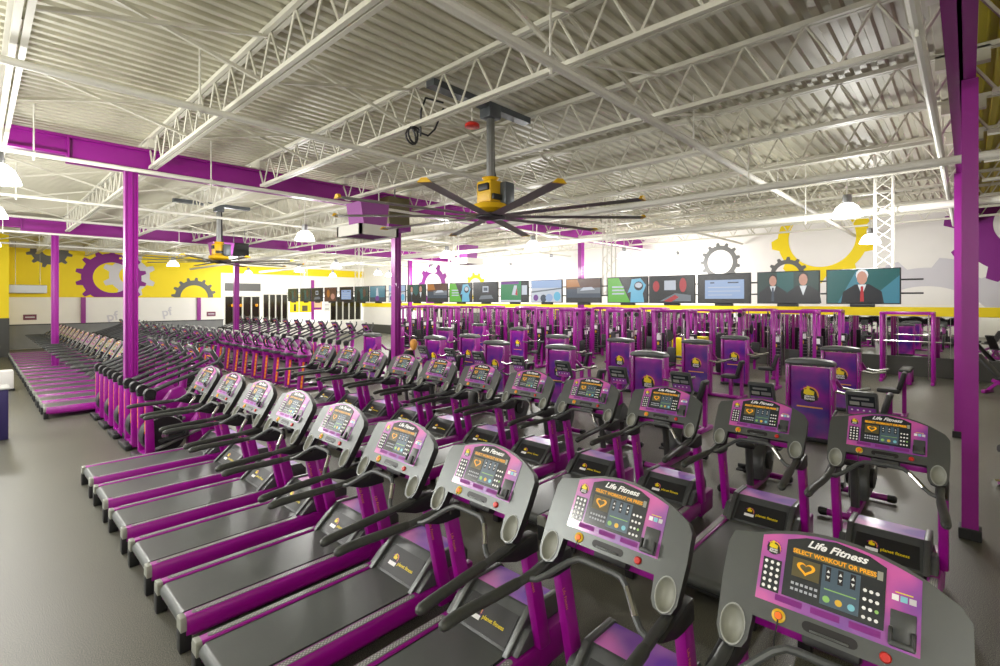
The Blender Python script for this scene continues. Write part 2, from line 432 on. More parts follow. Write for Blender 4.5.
b = MB(); b.box((-4.0, .75, 2.75), (.2, 13.5, 5.5), 'wall_white'); struct(b.build('wall_back', smooth=0))
b = MB(); b.box((8.6, -6.0, 2.75), (25.4, .2, 5.5), 'wall_white'); struct(b.build('wall_near', smooth=0))
b = MB(); b.box((-4.0, 20.5, .3), (.2, 26.0, .6), 'wall_grey'); b.box((-4.0, 20.5, 5.0), (.2, 26.0, 1.0), 'wall_white'); g = struct(b.build('wall_front', smooth=0))
for k in range(14):
    b = MB(); b.box((-4.0, 7.6 + 2.0 * k, 2.55), (.12, .10, 3.9), 'steel'); b.build('window_mullion', g, smooth=0)

# girders and columns
def ibeam(b, x0, x1, y, z0, z1, m, w=.22):
    L, c = x1 - x0, (x0 + x1) / 2
    b.box((c, y, z1 - .02), (L, w, .04), m); b.box((c, y, z0 + .02), (L, w, .04), m); b.box((c, y, (z0 + z1) / 2), (L, .03, z1 - z0), m)
for i, gy in enumerate((0.05, 10.95, 22.9)):
    b = MB()
    if gy > 5:
        ibeam(b, -4, 1.05, gy, 4.90, 5.24, 'column_paint'); ibeam(b, 1.05, 21.2, gy, 4.80, 5.24, 'column_paint')
        b.box((1.07, gy, 5.02), (.03, .2, .4), 'column_paint')
        b.box((-1 + 9.5, gy - .0, 5.26), (25, .12, .03), 'joist_paint')
    else:
        ibeam(b, -4, 21.2, gy, 4.80, 5.24, 'column_paint')
    struct(b.build('roof_beam', smooth=0))
cols = [(1.93, 10.95), (1.91, 22.95), (7.18, -.015), (12.3, .12), (7.62, 10.95), (7.75, 22.95), (16.9, 22.95), (16.2, 10.95), (17.6, .1)]
for x, y in cols:
    b = MB(); w = .13 if y < 1 else .17
    b.box((x, y, 2.4), (.03, w, 4.8), 'column_paint')
    for s in (-1, 1): b.box((x + s * w / 2, y, 2.4), (.022, w, 4.8), 'column_paint')
    b.box((x, y, 2.4), (w * .86, w * .84, 4.8), 'column_paint', .01)
    c = b.build('column', smooth=30); struct(c)
    b = MB(); b.box((x, y, .06), (w + .05, w + .05, .12), 'black_plastic', .01); b.build('column_base', c, smooth=0)

# open web joists
JX = [0.28 + 1.925 * k for k in range(11)]
def joist(x, y0, y1):
    b = MB(); zt, zb = 5.42, 4.88
    for s in (-1, 1):
        b.box((x + s * .035, (y0 + y1) / 2, zt), (.05, y1 - y0, .055), 'joist_paint')
        b.box((x + s * .035, (y0 + y1) / 2, zb), (.05, y1 - y0 - .5, .05), 'joist_paint')
    for yy in (y0, y1):
        b.box((x, yy + (.12 if yy == y0 else -.12), 5.33), (.12, .24, .17), 'joist_paint')
    n = round((y1 - y0 - .6) / .62); st = (y1 - y0 - .6) / n
    for i in range(n):
        a = y0 + .3 + i * st
        b.tube([(x, a, zb), (x, a + st / 2, zt)], .015, 'joist_paint', 5, caps=False)
        b.tube([(x, a + st / 2, zt), (x, a + st, zb)], .015, 'joist_paint', 5, caps=False)
    b.tube([(x, y0 + .05, 5.3), (x, y0 + .3, zb)], .02, 'joist_paint', 5); b.tube([(x, y1 - .05, 5.3), (x, y1 - .3, zb)], .02, 'joist_paint', 5)
    struct(b.build('roof_joist', smooth=30))
for x in JX:
    for y0, y1 in ((-6, .05), (.05, 10.95), (10.95, 22.9), (22.9, 34.9)): joist(x, y0, y1)
# bridging angles between the joists
for yb in (2.9, 5.6, 8.3, 13.9, 16.9, 19.9, 26, 29):
    b = MB()
    for xa, xb in zip(JX, JX[1:]):
        b.bar((xa, yb, 4.9), (xb, yb, 5.4), .035, .035, 'joist_paint'); b.bar((xa, yb + .05, 5.4), (xb, yb + .05, 4.9), .035, .035, 'joist_paint')
    struct(b.build('roof_bridging_beam', smooth=0))

# pipes
def pipe(p, q, r, label, hang=(), m='white_paint'):
    b = MB(); b.tube([p, q], r, m, 10)
    o = b.build('sprinkler_pipe'); tag(o, label, 'pipe')
    p, q = Vector(p), Vector(q)
    for t in hang:
        c = p.lerp(q, t); h = MB(); h.tube([c + Vector((0, 0, r * .5)), (c.x, c.y, 5.46)], .012, m, 6); h.tube([c + Vector((0, 0, -r - .06)), c + Vector((0, 0, -r))], .014, m, 6)
        h.lathe([(r + .012, -.02), (r + .012, .02)], m, c, 10, axis='x' if abs(q.x - p.x) > abs(q.y - p.y) else 'y')
        h.build('pipe_hanger', o)
pipe((-3, 10.25, 4.70), (21.1, 10.25, 4.70), .035, 'white sprinkler pipe running just in front of the first purple roof beam', (.15, .25, .4, .55, .7))
pipe((-3, 14.9, 4.75), (21.1, 14.9, 4.75), .035, 'white sprinkler pipe just behind the first purple roof beam', (.15, .3, .5, .7))
pipe((-3, 6.57, 4.75), (21.1, 6.57, 4.75), .04, 'white pipe crossing the ceiling below the joists, behind the nearest thick one', (.2, .4, .6))
pipe((-3, 2.88, 4.75), (21.1, 2.88, 4.75), .05, 'thick white pipe crossing overhead nearest the camera', (.28, .42, .6))
pipe((-3, 18.6, 4.75), (21.1, 18.6, 4.75), .035, 'thin white pipe across the ceiling between the two purple roof beams', (.2, .4, .6))
pipe((-3, 22.2, 4.70), (21.1, 22.2, 4.70), .035, 'thin white pipe in front of the second purple roof beam', (.15, .35, .6))
pipe((-3, 27.6, 4.75), (21.1, 27.6, 4.75), .035, 'thin white pipe behind the second purple roof beam, before the yellow band', (.2, .4, .6))
pipe((8.65, -5, 4.3), (8.65, 33, 4.3), .055, 'thick white pipe running above the weight towers into the distance', (.2, .4, .6))
pipe((12.55, -5, 4.3), (12.55, 33, 4.3), .075, 'thickest white pipe running lengthwise past the gear wall', (.2, .4, .6))
pipe((1.5, .30, 4.72), (20, .30, 4.72), .045, 'white pipe running beside the purple column line at the side bay', (.2, .5))

# hanging dome lamps; (x, y, z)
lamps = [(0.2, 9.37), (0.2, 13.35), (11.23, 1.65), (5.94, 12.63), (11.89, 13.9), (11.71, 9.67), (16.98, 13.0), (17.27, 21.44), (18.0, 20.0), (19.46, 17.6),
         (16.72, 9.38), (19.6, 8.6), (16.9, 1.96), (12.04, 22.31), (12.25, 26.76), (16.5, 31.0), (16.93, 26.23), (18.78, 27.8), (6.25, 26.5), (11.5, 32.0),
         (-2.2, 5.2), (-2.2, -1.5), (5.9, 19.0), (0.3, 20.5), (-2.4, 8.5), (-2.4, 15.0)]  # lamps at negative x are unseen extras, added to light the near rows
lampdesc = {0: 'white dome lamp at the far left edge, larger and higher of the two', 1: 'white dome lamp at the far left edge, smaller and lower of the two', 2: 'white dome lamp hanging before the yellow gear mural',
            3: 'white dome lamp hanging left of the purple duct drop', 12: 'white dome lamp beside the lattice hanger by the yellow gear'}
def dome_lamp():
    t = thing('dome_lamp', 'x', 'lamp')
    b = MB(); b.lathe([(.05, .26), (.10, .25), (.18, .18), (.235, .06), (.25, 0), (.235, 0), (.22, .06), (.17, .17), (.09, .235), (.05, .24)], 'lamp_dome', seg=20); b.build('lamp_shade', t)
    b = MB(); b.lathe([(.0, .42), (.07, .41), (.08, .30), (.06, .25), (0, .24)], 'steel', seg=12); b.build('ballast', t)
    b = MB(); b.lathe([(0, .22), (.05, .2), (.075, .13), (.05, .07), (0, .05)], 'lamp_bulb', seg=12); b.build('bulb', t)
    b = MB(); b.tube([(0, 0, .4), (0, 0, 1.3)], .012, 'white_paint', 6); b.build('stem', t)
    return t
mat('lamp_dome', rgb(250, 250, 245), 0.4, emit=rgb(255, 254, 250), estr=2.5)
mat('lamp_bulb', rgb(255, 255, 255), 0.4, emit=rgb(255, 253, 248), estr=8)
L0 = dome_lamp()
def lamp_area(x):
    return 'the unseen aisle as added light' if x < -1 else 'the front treadmill row' if x < 4 else 'the second treadmill row' if x < 9 else 'the weight towers' if x < 14 else 'the cable machines by the mirrors'
for i, (x, y) in enumerate(lamps):
    lab = lampdesc.get(i, 'white glowing dome lamp hung over %s, %s from the camera' % (lamp_area(x), ORD[sorted(math.hypot(*q) for q in lamps if lamp_area(q[0]) == lamp_area(x)).index(math.hypot(x, y))]))
    o = L0 if i == 0 else dup(L0, (x, y, 4.06), 0, lab)
    o.location = (x, y, 4.06); o['label'] = lab; o['group'] = 'dome lamps under the roof'
LAMP_OBJS = [o for o in COL.objects if o.name.startswith('dome_lamp')]
for o in LAMP_OBJS:
    ld = bpy.data.lights.new('lamp_light', 'POINT'); ld.energy = 185; ld.shadow_soft_size = .22; ld.color = (1.0, .985, .95)
    lo = bpy.data.objects.new('lamp_light', ld); COL.objects.link(lo); lo.location = (0, 0, -.22); lo.parent = o

# ceiling fans
def fan(label, loc, rot):
    t = thing('ceiling_fan', label, 'fan', loc)
    b = MB(); b.box((-.15, 0, 1.50), (1.95, .16, .09), 'fan_grey'); b.box((0, 0, 1.42), (.24, .22, .2), 'fan_grey', .02); b.tube([(0, 0, .3), (0, 0, 1.4)], .06, 'steel', 10); b.tube([(.075, .02, 1.4), (.09, .02, .6), (.15, .02, .35)], .022, 'black_plastic', 6); b.build('mount_pole', t)
    b = MB(); b.box((0, 0, .24), (.30, .30, .34), 'fan_yellow', .04); b.box((.15, -.19, .22), (.20, .14, .34), 'fan_grey', .03); b.lathe([(.15, .10), (.25, .06), (.27, -.01), (.18, -.06)], 'fan_yellow', seg=16, closed=True); b.box((-.16, -.02, .30), (.05, .2, .1), 'black_plastic', .01); b.box((-.02, -.16, .16), (.2, .05, .08), 'black_plastic', .01); b.lathe([(.08, .40), (.13, .46)], 'fan_yellow', seg=12, closed=True); b.build('gearbox', t)
    b = MB(); b.lathe([(.1, -.06), (.22, -.08), (.22, -.13), (.05, -.16)], 'black_plastic', seg=16, closed=True); b.build('hub', t)
    for k in range(10):
        a = rot + 2 * PI * k / 10; b = MB(); b.M = Matrix.Rotation(a, 4, 'Z')
        b.prism([(-.085, -.105), (0, -.085), (.085, -.115), (0, -.11)], 'x', .2, 2.25, 'blade_grey')
        bl = b.build('blade', t)
        b = MB(); b.M = Matrix.Rotation(a, 4, 'Z'); b.prism([(-.08, -.115), (.08, -.12), (.03, -.07), (-.03, -.07)], 'x', 2.24, 2.28, 'fan_yellow'); b.build('winglet', bl)
fan('large yellow and grey ceiling fan over the first two treadmill rows', (5.2, 5.1, 3.83), .47)
fan('second ceiling fan, smaller in view, beyond the first purple roof beam', (4.8, 15.6, 3.70), .3)
b = MB(); b.lathe([(.05, -.02), (.095, -.05), (.10, -.085), (.06, -.09)], 'red', seg=14, closed=True); b.lathe([(.03, 0), (.09, -.02)], 'white_paint', seg=12); b.tube([(0, 0, -.02), (0, 0, .2)], .012, 'white_paint', 6)
o = b.build('alarm_beacon', loc=(4.5, 4.75, 4.86)); tag(o, 'small red alarm beacon hanging beside the fan mount', 'alarm')
b = MB(); P = []
for i in range(26):
    a = i * .55; P.append((.09 * math.cos(a) + .015 * math.sin(i), .02 * i * .2, .11 * math.sin(a)))
b.tube([(.45, -.05, .55), (.10, -.1, .5), (.02, -.1, .3)] + P + [(.3, .1, .08), (.42, .1, .2), (.5, .0, .5)], .014, 'black_plastic', 6)
o = b.build('power_cable', loc=(4.1, 5.45, 4.74)); tag(o, 'coiled black power cable hanging from the joist near the fan', 'cable')

# duct drops with square diffusers
def diffuser(label, loc, s=1.0):
    t = thing('air_diffuser', label, 'vent', loc)
    b = MB(); b.prism([(-.28 * s, .12), (.28 * s, .12), (.36 * s, .62), (-.36 * s, .62)], 'y', -.30 * s, .30 * s, 'duct_purple', m2=None); b.build('duct_drop', t, smooth=0)
    b = MB()
    for sx in (-1, 1):
        b.box((sx * .45 * s, 0, 0), (.06, .96 * s, .22), 'white_paint'); b.box((0, sx * .45 * s, 0), (.96 * s, .06, .22), 'white_paint')
    b.box((0, 0, .1), (.9 * s, .9 * s, .02), 'white_paint'); b.box((0, 0, -.08), (.7 * s, .7 * s, .03), 'mural_purple'); b.build('diffuser_frame', t, smooth=0)
diffuser('purple duct drop with white square diffuser beside the brown box on the column', (6.0, 9.7, 4.0))
diffuser('purple duct drop with white square diffuser beyond the ceiling fan at center', (13.2, 14.2, 4.0), .9)
diffuser('purple duct drop with white square diffuser over the far elliptical machines', (6.3, 20.2, 4.0))
b = MB(); b.box((0, 0, 0), (.62, .42, .72), 'duct_brown', .01); b.box((0, 0, -.40), (.66, .46, .14), 'mural_purple'); b.tube([(0, 0, .3), (0, 0, .78)], .02, 'steel', 6); o = b.build('heater_box', loc=(7.35, 10.62, 4.72), smooth=0); tag(o, 'olive brown box hung in front of purple column, beside the duct drop', 'heater')
b = MB(); b.box((0, 0, 0), (.6, .5, .5), 'black_plastic', .02); b.tube([(-.2, 0, .2), (-.2, 0, .95)], .015, 'steel', 6); b.tube([(.2, 0, .2), (.2, 0, .95)], .015, 'steel', 6); o = b.build('unit_heater', loc=(7.4, 21.6, 4.55), smooth=0); tag(o, 'black box heater high above the second fan', 'heater')

# ------------------------------------------------------------------ treadmill
CO = Vector((1.30, 0, 1.145)); CU = Vector((.503, 0, .864)); CR = Vector((0, -1, 0))
TC = frame(CO, CR, CU)                    # console plane: x = right, y = up the slope, z = to the user
def arch(x, base=.335, top=.395, hw=.28): return base + (top - base) * (1 - (x / hw) ** 2)
def make_treadmill(label):
    t = thing('treadmill', label, 'treadmill')
    for s in (1, -1):                      # side rails
        b = MB(); b.prism([(.275, .235), (.275, .11), (.30, .09), (.35, .09), (.372, .12), (.372, .215), (.355, .245), (.285, .245)], 'x', .03, 1.84, 'purple_paint', .006)
        if s < 0: bmesh.ops.scale(b.bm, vec=(1, -1, 1), verts=b.bm.verts); bmesh.ops.reverse_faces(b.bm, faces=b.bm.faces)
        b.box((1.70, s * .335, .19), (.36, .085, .24), 'purple_paint', .02)
        r = b.build('side_rail', t)
        b = MB(); x0, x1, w, cy = .10, 1.28, .025, s * .322
        pts = [(x1 + w * math.cos(a), cy + w * math.sin(a)) for a in [-PI / 2 + i * PI / 6 for i in range(7)]] + [(x0 + w * math.cos(a), cy + w * math.sin(a)) for a in [PI / 2 + i * PI / 6 for i in range(7)]]
        b.prism(pts, 'z', .240, .2485, 'tread')
        for i in range(48):
            for j in (-1, 0, 1):
                x = x0 + .01 + i * .0245 + (.012 if j == 0 else 0)
                b.poly([(x - .006, cy + j * .013 - .0035, .2492), (x + .006, cy + j * .013 - .0035, .2492), (x + .006, cy + j * .013 + .0035, .2492), (x - .006, cy + j * .013 + .0035, .2492)], 'stud')
        b.build('foot_rail', r)
        b = MB(); b.prism([(s * .272, .235), (s * .272, .15), (s * .375, .15), (s * .375, .215), (s * .358, .248), (s * .284, .248)], 'x', -.006, .035, 'cup_grey', .006)
        b.box((.03, s * .325, .08), (.08, .085, .16), 'black_plastic', .01); b.build('end_cap', r)
    b = MB(); pts = [(.055 + .05 * math.cos(a), .188 + .05 * math.sin(a)) for a in [PI / 2 + i * PI / 8 for i in range(9)]]
    b.prism([(1.36, .238)] + pts + [(1.36, .138)], 'y', -.255, .255, 'belt'); b.build('running_belt', t)
    b = MB(); b.box((.70, .265, .222), (1.3, .02, .02), 'black_plastic'); b.box((.70, -.265, .222), (1.3, .02, .02), 'black_plastic'); b.box((.9, 0, .12), (1.7, .5, .03), 'black_plastic')
    for s in (-1, 1): b.lathe([(.03, -.02), (.03, .02)], 'black_plastic', (1.7, s * .3, .03), 10, 'y', True)
    b.build('deck', t)
    # motor cover
    b = MB(); b.prism([(1.33, .235), (1.52, .40), (1.555, .435), (1.82, .43), (1.88, .36), (1.88, .1), (1.33, .1)], 'y', -.262, .262, 'dark_plastic', .012)
    for s in (1, -1): b.prism([(1.29, .242), (1.53, .452), (1.60, .452), (1.83, .445), (1.89, .37), (1.89, .2), (1.40, .2)], 'y', s * .272 - .022, s * .272 + .022, 'grey_plastic', .006)
    mc = b.build('motor_cover', t)
    b = MB(); b.poly([(1.565, .245, .4362), (1.565, -.245, .4362), (1.818, -.245, .4315), (1.818, .245, .4315)], 'cover_graphic'); b.build('cover_graphic', mc)
    TL = frame((1.425, 0, .3205), (0, -1, 0), (.755, 0, .656))
    b = MB(); b.prism([(-.23, -.105), (.23, -.105), (.22, .10), (-.22, .10)], 'z', .0, .004, 'black_plastic'); 
    for v in b.bm.verts: v.co = TL @ v.co
    thumb_logo(b, TL, -.10, .005, .042, .006, False)
    b.rect(TL, -.145, -.05, -.055, -.02, .007, 'text_white')
    b.text('planet fitness', .038, TL @ Matrix.Translation((.06, -.015, .006)), 'logo_yellow', bold=.015)
    b.build('logo_panel', mc, smooth=0)
    for s in (1, -1):                      # uprights with their black feet
        b = MB(); T = [(1.50, .235), (1.615, .235), (1.455, .95), (1.345, .95)]
        b.prism(T, 'y', s * .372 - .034, s * .372 + .034, 'purple_paint', .02)
        T2 = frame((1.46, s * .372 - .0345, .62), (.215, 0, -.77), (.77, 0, .215))
        b.text('Life Fitness', .034, T2 @ Matrix.Translation((-.12, -.022, .0005)), 'text_orange', shear=.3)
        u = b.build('upright', t)
        b = MB(); b.prism([(1.33, .245), (1.46, .36), (1.56, .36), (1.60, .245)], 'y', s * .31 - .036, s * .31 + .036, 'dark_plastic', .012); b.build('rail_block', t)
        b = MB(); b.prism([(1.46, 1.02), (1.36, 1.02), (1.20, .985), (1.09, .967), (1.26, .905), (1.34, .895), (1.475, .895)], 'y', s * .369 - .04, s * .369 + .04, 'black_plastic', .012); b.build('handrail_bracket', t)
        y = s * .362
        b = MB(); b.tube([(1.38, y, .985), (1.28, y, .99), (1.20, y, .985), (1.13, y, .978), (1.04, y + s * .006, .972), (.98, y + s * .01, .97)], [.026, .028, .028, .027, .026, .026], 'grey_plastic', 10, flat=.9)
        h = b.build('handrail', t)
        b = MB(); b.tube([(1.02, y + s * .007, .972), (1.0, y + s * .009, .971), (.85, y + s * .02, .968), (.72, y + s * .035, .966), (.60, y + s * .045, .962), (.54, y + s * .048, .955), (.517, y + s * .048, .952), (.505, y + s * .048, .951)], [.026, .0295, .030, .030, .031, .031, .025, .012], 'rubber_grip', 12, flat=.95); b.build('grip', h)
    b = MB(); pts = []
    for i in range(17):
        a = -1 + i / 8; e = max(0, 1 - abs(a)) ; k = .5 - .5 * math.cos(PI * min(1, e / .7))
        pts.append((1.09 + .15 * k, a * .35, .970 + .135 * k))
    b.tube(pts, .017, 'dark_plastic', 8)
    b.tube([Vector(p) + Vector((0, 0, .0006)) for p in pts[2:5]], .0178, 'chrome', 8)
    b.build('grab_bar', t)
    b = MB(); b.box((1.42, 0, 1.085), (.06, .68, .06), 'purple_paint', .012); b.build('cross_beam', t)
    # console housing
    b = MB()
    sil = [(-.275, 0), (-.275, -.02), (-.282, -.10), (-.30, -.135), (-.345, -.15), (-.39, -.135), (-.41, -.09), (-.418, .10), (-.415, .265), (-.395, .315), (-.30, .335)]
    top = [(x, arch(x) + .008) for x in [-.28 + i * .07 for i in range(9)]]
    silR = [(-x, y) for x, y in sil[::-1]]; silR[0] = (.31, .328); silR[1] = (.385, .285); silR[2] = (.415, .24)
    P = sil + top + silR
    b.prism(P, 'z', -.055, 0, 'grey_plastic', 0)
    for f in b.bm.faces:
        n = f.normal
    mi = b.mi('black_plastic')
    for f in b.bm.faces:
        f.normal_update()
        if abs(f.normal.z) < .5 or f.calc_center_median().z < -.05: f.material_index = mi
    b.box((0, .02, -.08), (.2, .1, .07), 'black_plastic', .015)
    for v in b.bm.verts: v.co = TC @ v.co
    c = b.build('console', t)
    for s in (1, -1):
        cb = MB(); N = 24; rr = []
        for q, z in ((1.0, .02), (1.0, .0), (.93, -.018), (.75, -.032), (.4, -.04)):
            rr.append([cb._v(TC @ Vector((s * .347 + .047 * q * math.cos(2 * PI * k / N), -.062 + .075 * q * math.sin(2 * PI * k / N), z))) for k in range(N)])
        cb.mi('cup_grey')
        for p, q in zip(rr, rr[1:]):
            for k in range(N): cb._f([p[k], p[(k + 1) % N], q[(k + 1) % N], q[k]], 0)
        cb._f(rr[0], 0); cb._f(rr[-1][::-1], 0); bmesh.ops.recalc_face_normals(cb.bm, faces=cb.bm.faces)
        co = cb.build('cutter'); md = c.modifiers.new('cut', 'BOOLEAN'); md.operation = 'DIFFERENCE'; md.object = co; md.solver = 'EXACT'; md.material_mode = 'TRANSFER'
        nm = bpy.data.meshes.new_from_object(c.evaluated_get(bpy.context.evaluated_depsgraph_get())); c.modifiers.clear(); c.data = nm; bpy.data.objects.remove(co)
    c.data.set_sharp_from_angle(angle=math.radians(35))
    b = MB()
    def flush(o): 
        return o
    Q = [(-.275, .072), (.275, .072), (.275, arch(.275) - .004)] + [(x, arch(x) - .006) for x in [.21, .14, .07, 0, -.07, -.14, -.21]] + [(-.275, arch(.275) - .004)]
    b.prism(Q, 'z', -.002, .003, 'panel_graphic')
    z = .0036
    thumb_logo(b, I4, -.228, .290, .030, z, True)
    for i in range(3): b.rect(I4, -.2 + i * .13, .088, -.1 + i * .13, .112, z, 'mural_purple')
    [b.rect(I4, .187 + i * .026, .238, .208 + i * .026, .259, z, ('text_white', 'key_blue', 'mural_light')[i]) for i in range(3)]; b.rect(I4, .197, .266, .25, .27, z, 'logo_yellow')
    for v in b.bm.verts: v.co = TC @ v.co
    b.build('instrument_panel', c, smooth=0)
    b = MB()
    b.prism([(-.178, .118), (.168, .118), (.168, .342), (.11, .368), (0, .384), (-.11, .368), (-.178, .342)], 'z', .003, .0062, 'screen_black')
    z = .0068
    b.text('Life Fitness', .040, Matrix.Translation((.0, .347, z)), 'text_white', shear=.4, bold=.03, sx=1.15)
    b.rect(I4, -.15, .292, .135, .318, z - .0003, 'duct_brown')
    b.text('SELECT WORKOUT OR PRESS', .0235, Matrix.Translation((-.008, .305, z)), 'led_amber', bold=.03, sx=.93)
    b.rect(I4, -.15, .205, -.05, .28, z - .0003, 'duct_brown')
    hp = []
    for i in range(24):
        a = 2 * PI * i / 24; hp.append((16 * math.sin(a) ** 3 / 16, (13 * math.cos(a) - 5 * math.cos(2 * a) - 2 * math.cos(3 * a) - math.cos(4 * a)) / 16))
    for k in range(24):
        p, q = hp[k], hp[(k + 1) % 24]
        b.poly([(-.10 + .034 * p[0], .245 + .028 * p[1], z), (-.10 + .034 * q[0], .245 + .028 * q[1], z), (-.10 + .022 * q[0], .246 + .018 * q[1], z), (-.10 + .022 * p[0], .246 + .018 * p[1], z)], 'led_amber')
    for i in range(6): 
        for j in range(2): b.rect(I4, -.148 + i * .017, .15 + j * .022, -.137 + i * .017, .16 + j * .022, z, 'led_white')
    b.rect(I4, -.042, .135, .088, .285, z - .0003, 'led_blue')
    for i in range(3):
        x = -.02 + i * .042
        b.rect(I4, x - .009, .225, x + .009, .28, z, 'logo_black')
        b.poly([(x - .006, .258, z + .0003), (x + .006, .258, z + .0003), (x, .270, z + .0003)], 'text_white'); b.poly([(x - .006, .246, z + .0003), (x, .234, z + .0003), (x + .006, .246, z + .0003)], 'text_white')
        b.ell(I4, x, .158, .0125, .0125, z, ('key_green', 'key_amber', 'key_blue')[i], 12)
    b.rect(I4, -.03, .193, .078, .197, z, 'key_green')
    b.rect(I4, .140, .29, .158, .322, z, 'cup_grey')
    for i in range(3):
        for j in range(4): b.ell(I4, .104 + i * .02, .142 + j * .032, .0068, .0068, z, 'text_white' if (i, j) != (2, 1) else 'key_green', 8)
    for v in b.bm.verts: v.co = TC @ v.co
    b.build('display', c, smooth=0)
    b = MB(); b.prism([(-.262, .115), (-.190, .115), (-.190, .245), (-.262, .245)], 'z', .003, .0055, 'screen_black')
    for i in range(3):
        for j in range(5): b.ell(I4, -.249 + i * .023, .13 + j * .025, .0068, .0075, .0062, 'text_white', 8)
    for v in b.bm.verts: v.co = TC @ v.co
    b.build('keypad', c, smooth=0)
    b = MB(); b.lathe([(.026, 0), (.026, .006), (.016, .009)], 'fan_yellow', (-.178, .034, 0), 16); b.lathe([(.014, .0), (.014, .012), (.0, .014)], 'orange_strip', (-.178, .034, 0), 12)
    b.tube([(-.178, .02, .008), (-.18, -.06, .02), (-.17, -.13, .01)], .003, 'black_plastic', 4)
    for v in b.bm.verts: v.co = TC @ v.co
    o = b.build('safety_key', c); o['label'] = 'yellow and orange safety key'
    b = MB(); b.lathe([(.019, 0), (.019, .006), (.015, .012), (0, .013)], 'red', (.178, .034, 0), 14)
    for v in b.bm.verts: v.co = TC @ v.co
    o = b.build('stop_button', c); o['label'] = 'red stop button'
    b = MB(); w, hx = .019, .075
    slot = [(hx + w * math.cos(a), .036 + w * math.sin(a)) for a in [-PI / 2 + i * PI / 6 for i in range(7)]] + [(-hx + w * math.cos(a), .036 + w * math.sin(a)) for a in [PI / 2 + i * PI / 6 for i in range(7)]]
    b.prism(slot, 'z', -.0005, .001, 'logo_black'); b.box((0, .024, .004), (.13, .008, .008), 'grey_plastic', .002)
    for v in b.bm.verts: v.co = TC @ v.co
    b.build('tray_slot', c)
    for s in (1, -1):
        b = MB(); N = 24; rings = []
        for q, z in ((1.10, .000), (1.09, .0045), (1.02, .0045), (.99, -.002)):
            rings.append([b._v(TC @ Vector((s * .347 + .047 * q * math.cos(2 * PI * k / N), -.062 + .075 * q * math.sin(2 * PI * k / N), z))) for k in range(N)])
        m0 = b.mi('light_plastic')
        for p, q in zip(rings, rings[1:]):
            for k in range(N): b._f([p[k], p[(k + 1) % N], q[(k + 1) % N], q[k]], m0)
        b.build('cup_holder', c)
    b = MB(); b.prism([(.185, .085), (.262, .085), (.262, .205), (.185, .205)], 'z', .003, .008, 'dark_plastic', .003)
    b.box((.224, .09, .022), (.08, .02, .036), 'dark_plastic', .006)
    for sx in (.19, .258): b.box((sx, .115, .03), (.013, .06, .02), 'black_plastic', .005)
    for v in b.bm.verts: v.co = TC @ v.co
    b.build('phone_cradle', c)
    return t

def row_label(i, row, n):
    if i == 0: return 'grey and purple treadmill nearest the camera in the %s row' % row
    return 'grey and purple treadmill, %s from the camera in the %s row' % (ORD[i], row)
T0 = make_treadmill(row_label(0, 'front', 0))
FINE = ('keypad', 'stop_button', 'safety_key', 'tray_slot', 'cup_holder_', 'phone_cradle', 'logo_panel', 'cover_graphic')
for i in range(9):
    lab = row_label(i, 'front', 9)
    o = T0 if i == 0 else dup(T0, (1.0, .40 + i, 0), 0, lab)
    o.location = (1.0, .40 + i, 0); o['label'] = lab; o['group'] = 'treadmills in the front row'
for i in range(11):
    dup(T0, (4.04, .52 + 1.01 * i, 0), 0, row_label(i, 'second', 11).replace('treadmill', 'treadmill facing the weight towers', 1), 'treadmills in the second row')
for i in range(16):
    lab = 'grey and purple treadmill in the far left block, %s from the elliptical machines' % ORD[i]
    dup(T0, (1.0, 14.4 + i, 0), 0, lab, 'treadmills in the far left block', FINE if i > 3 else ())

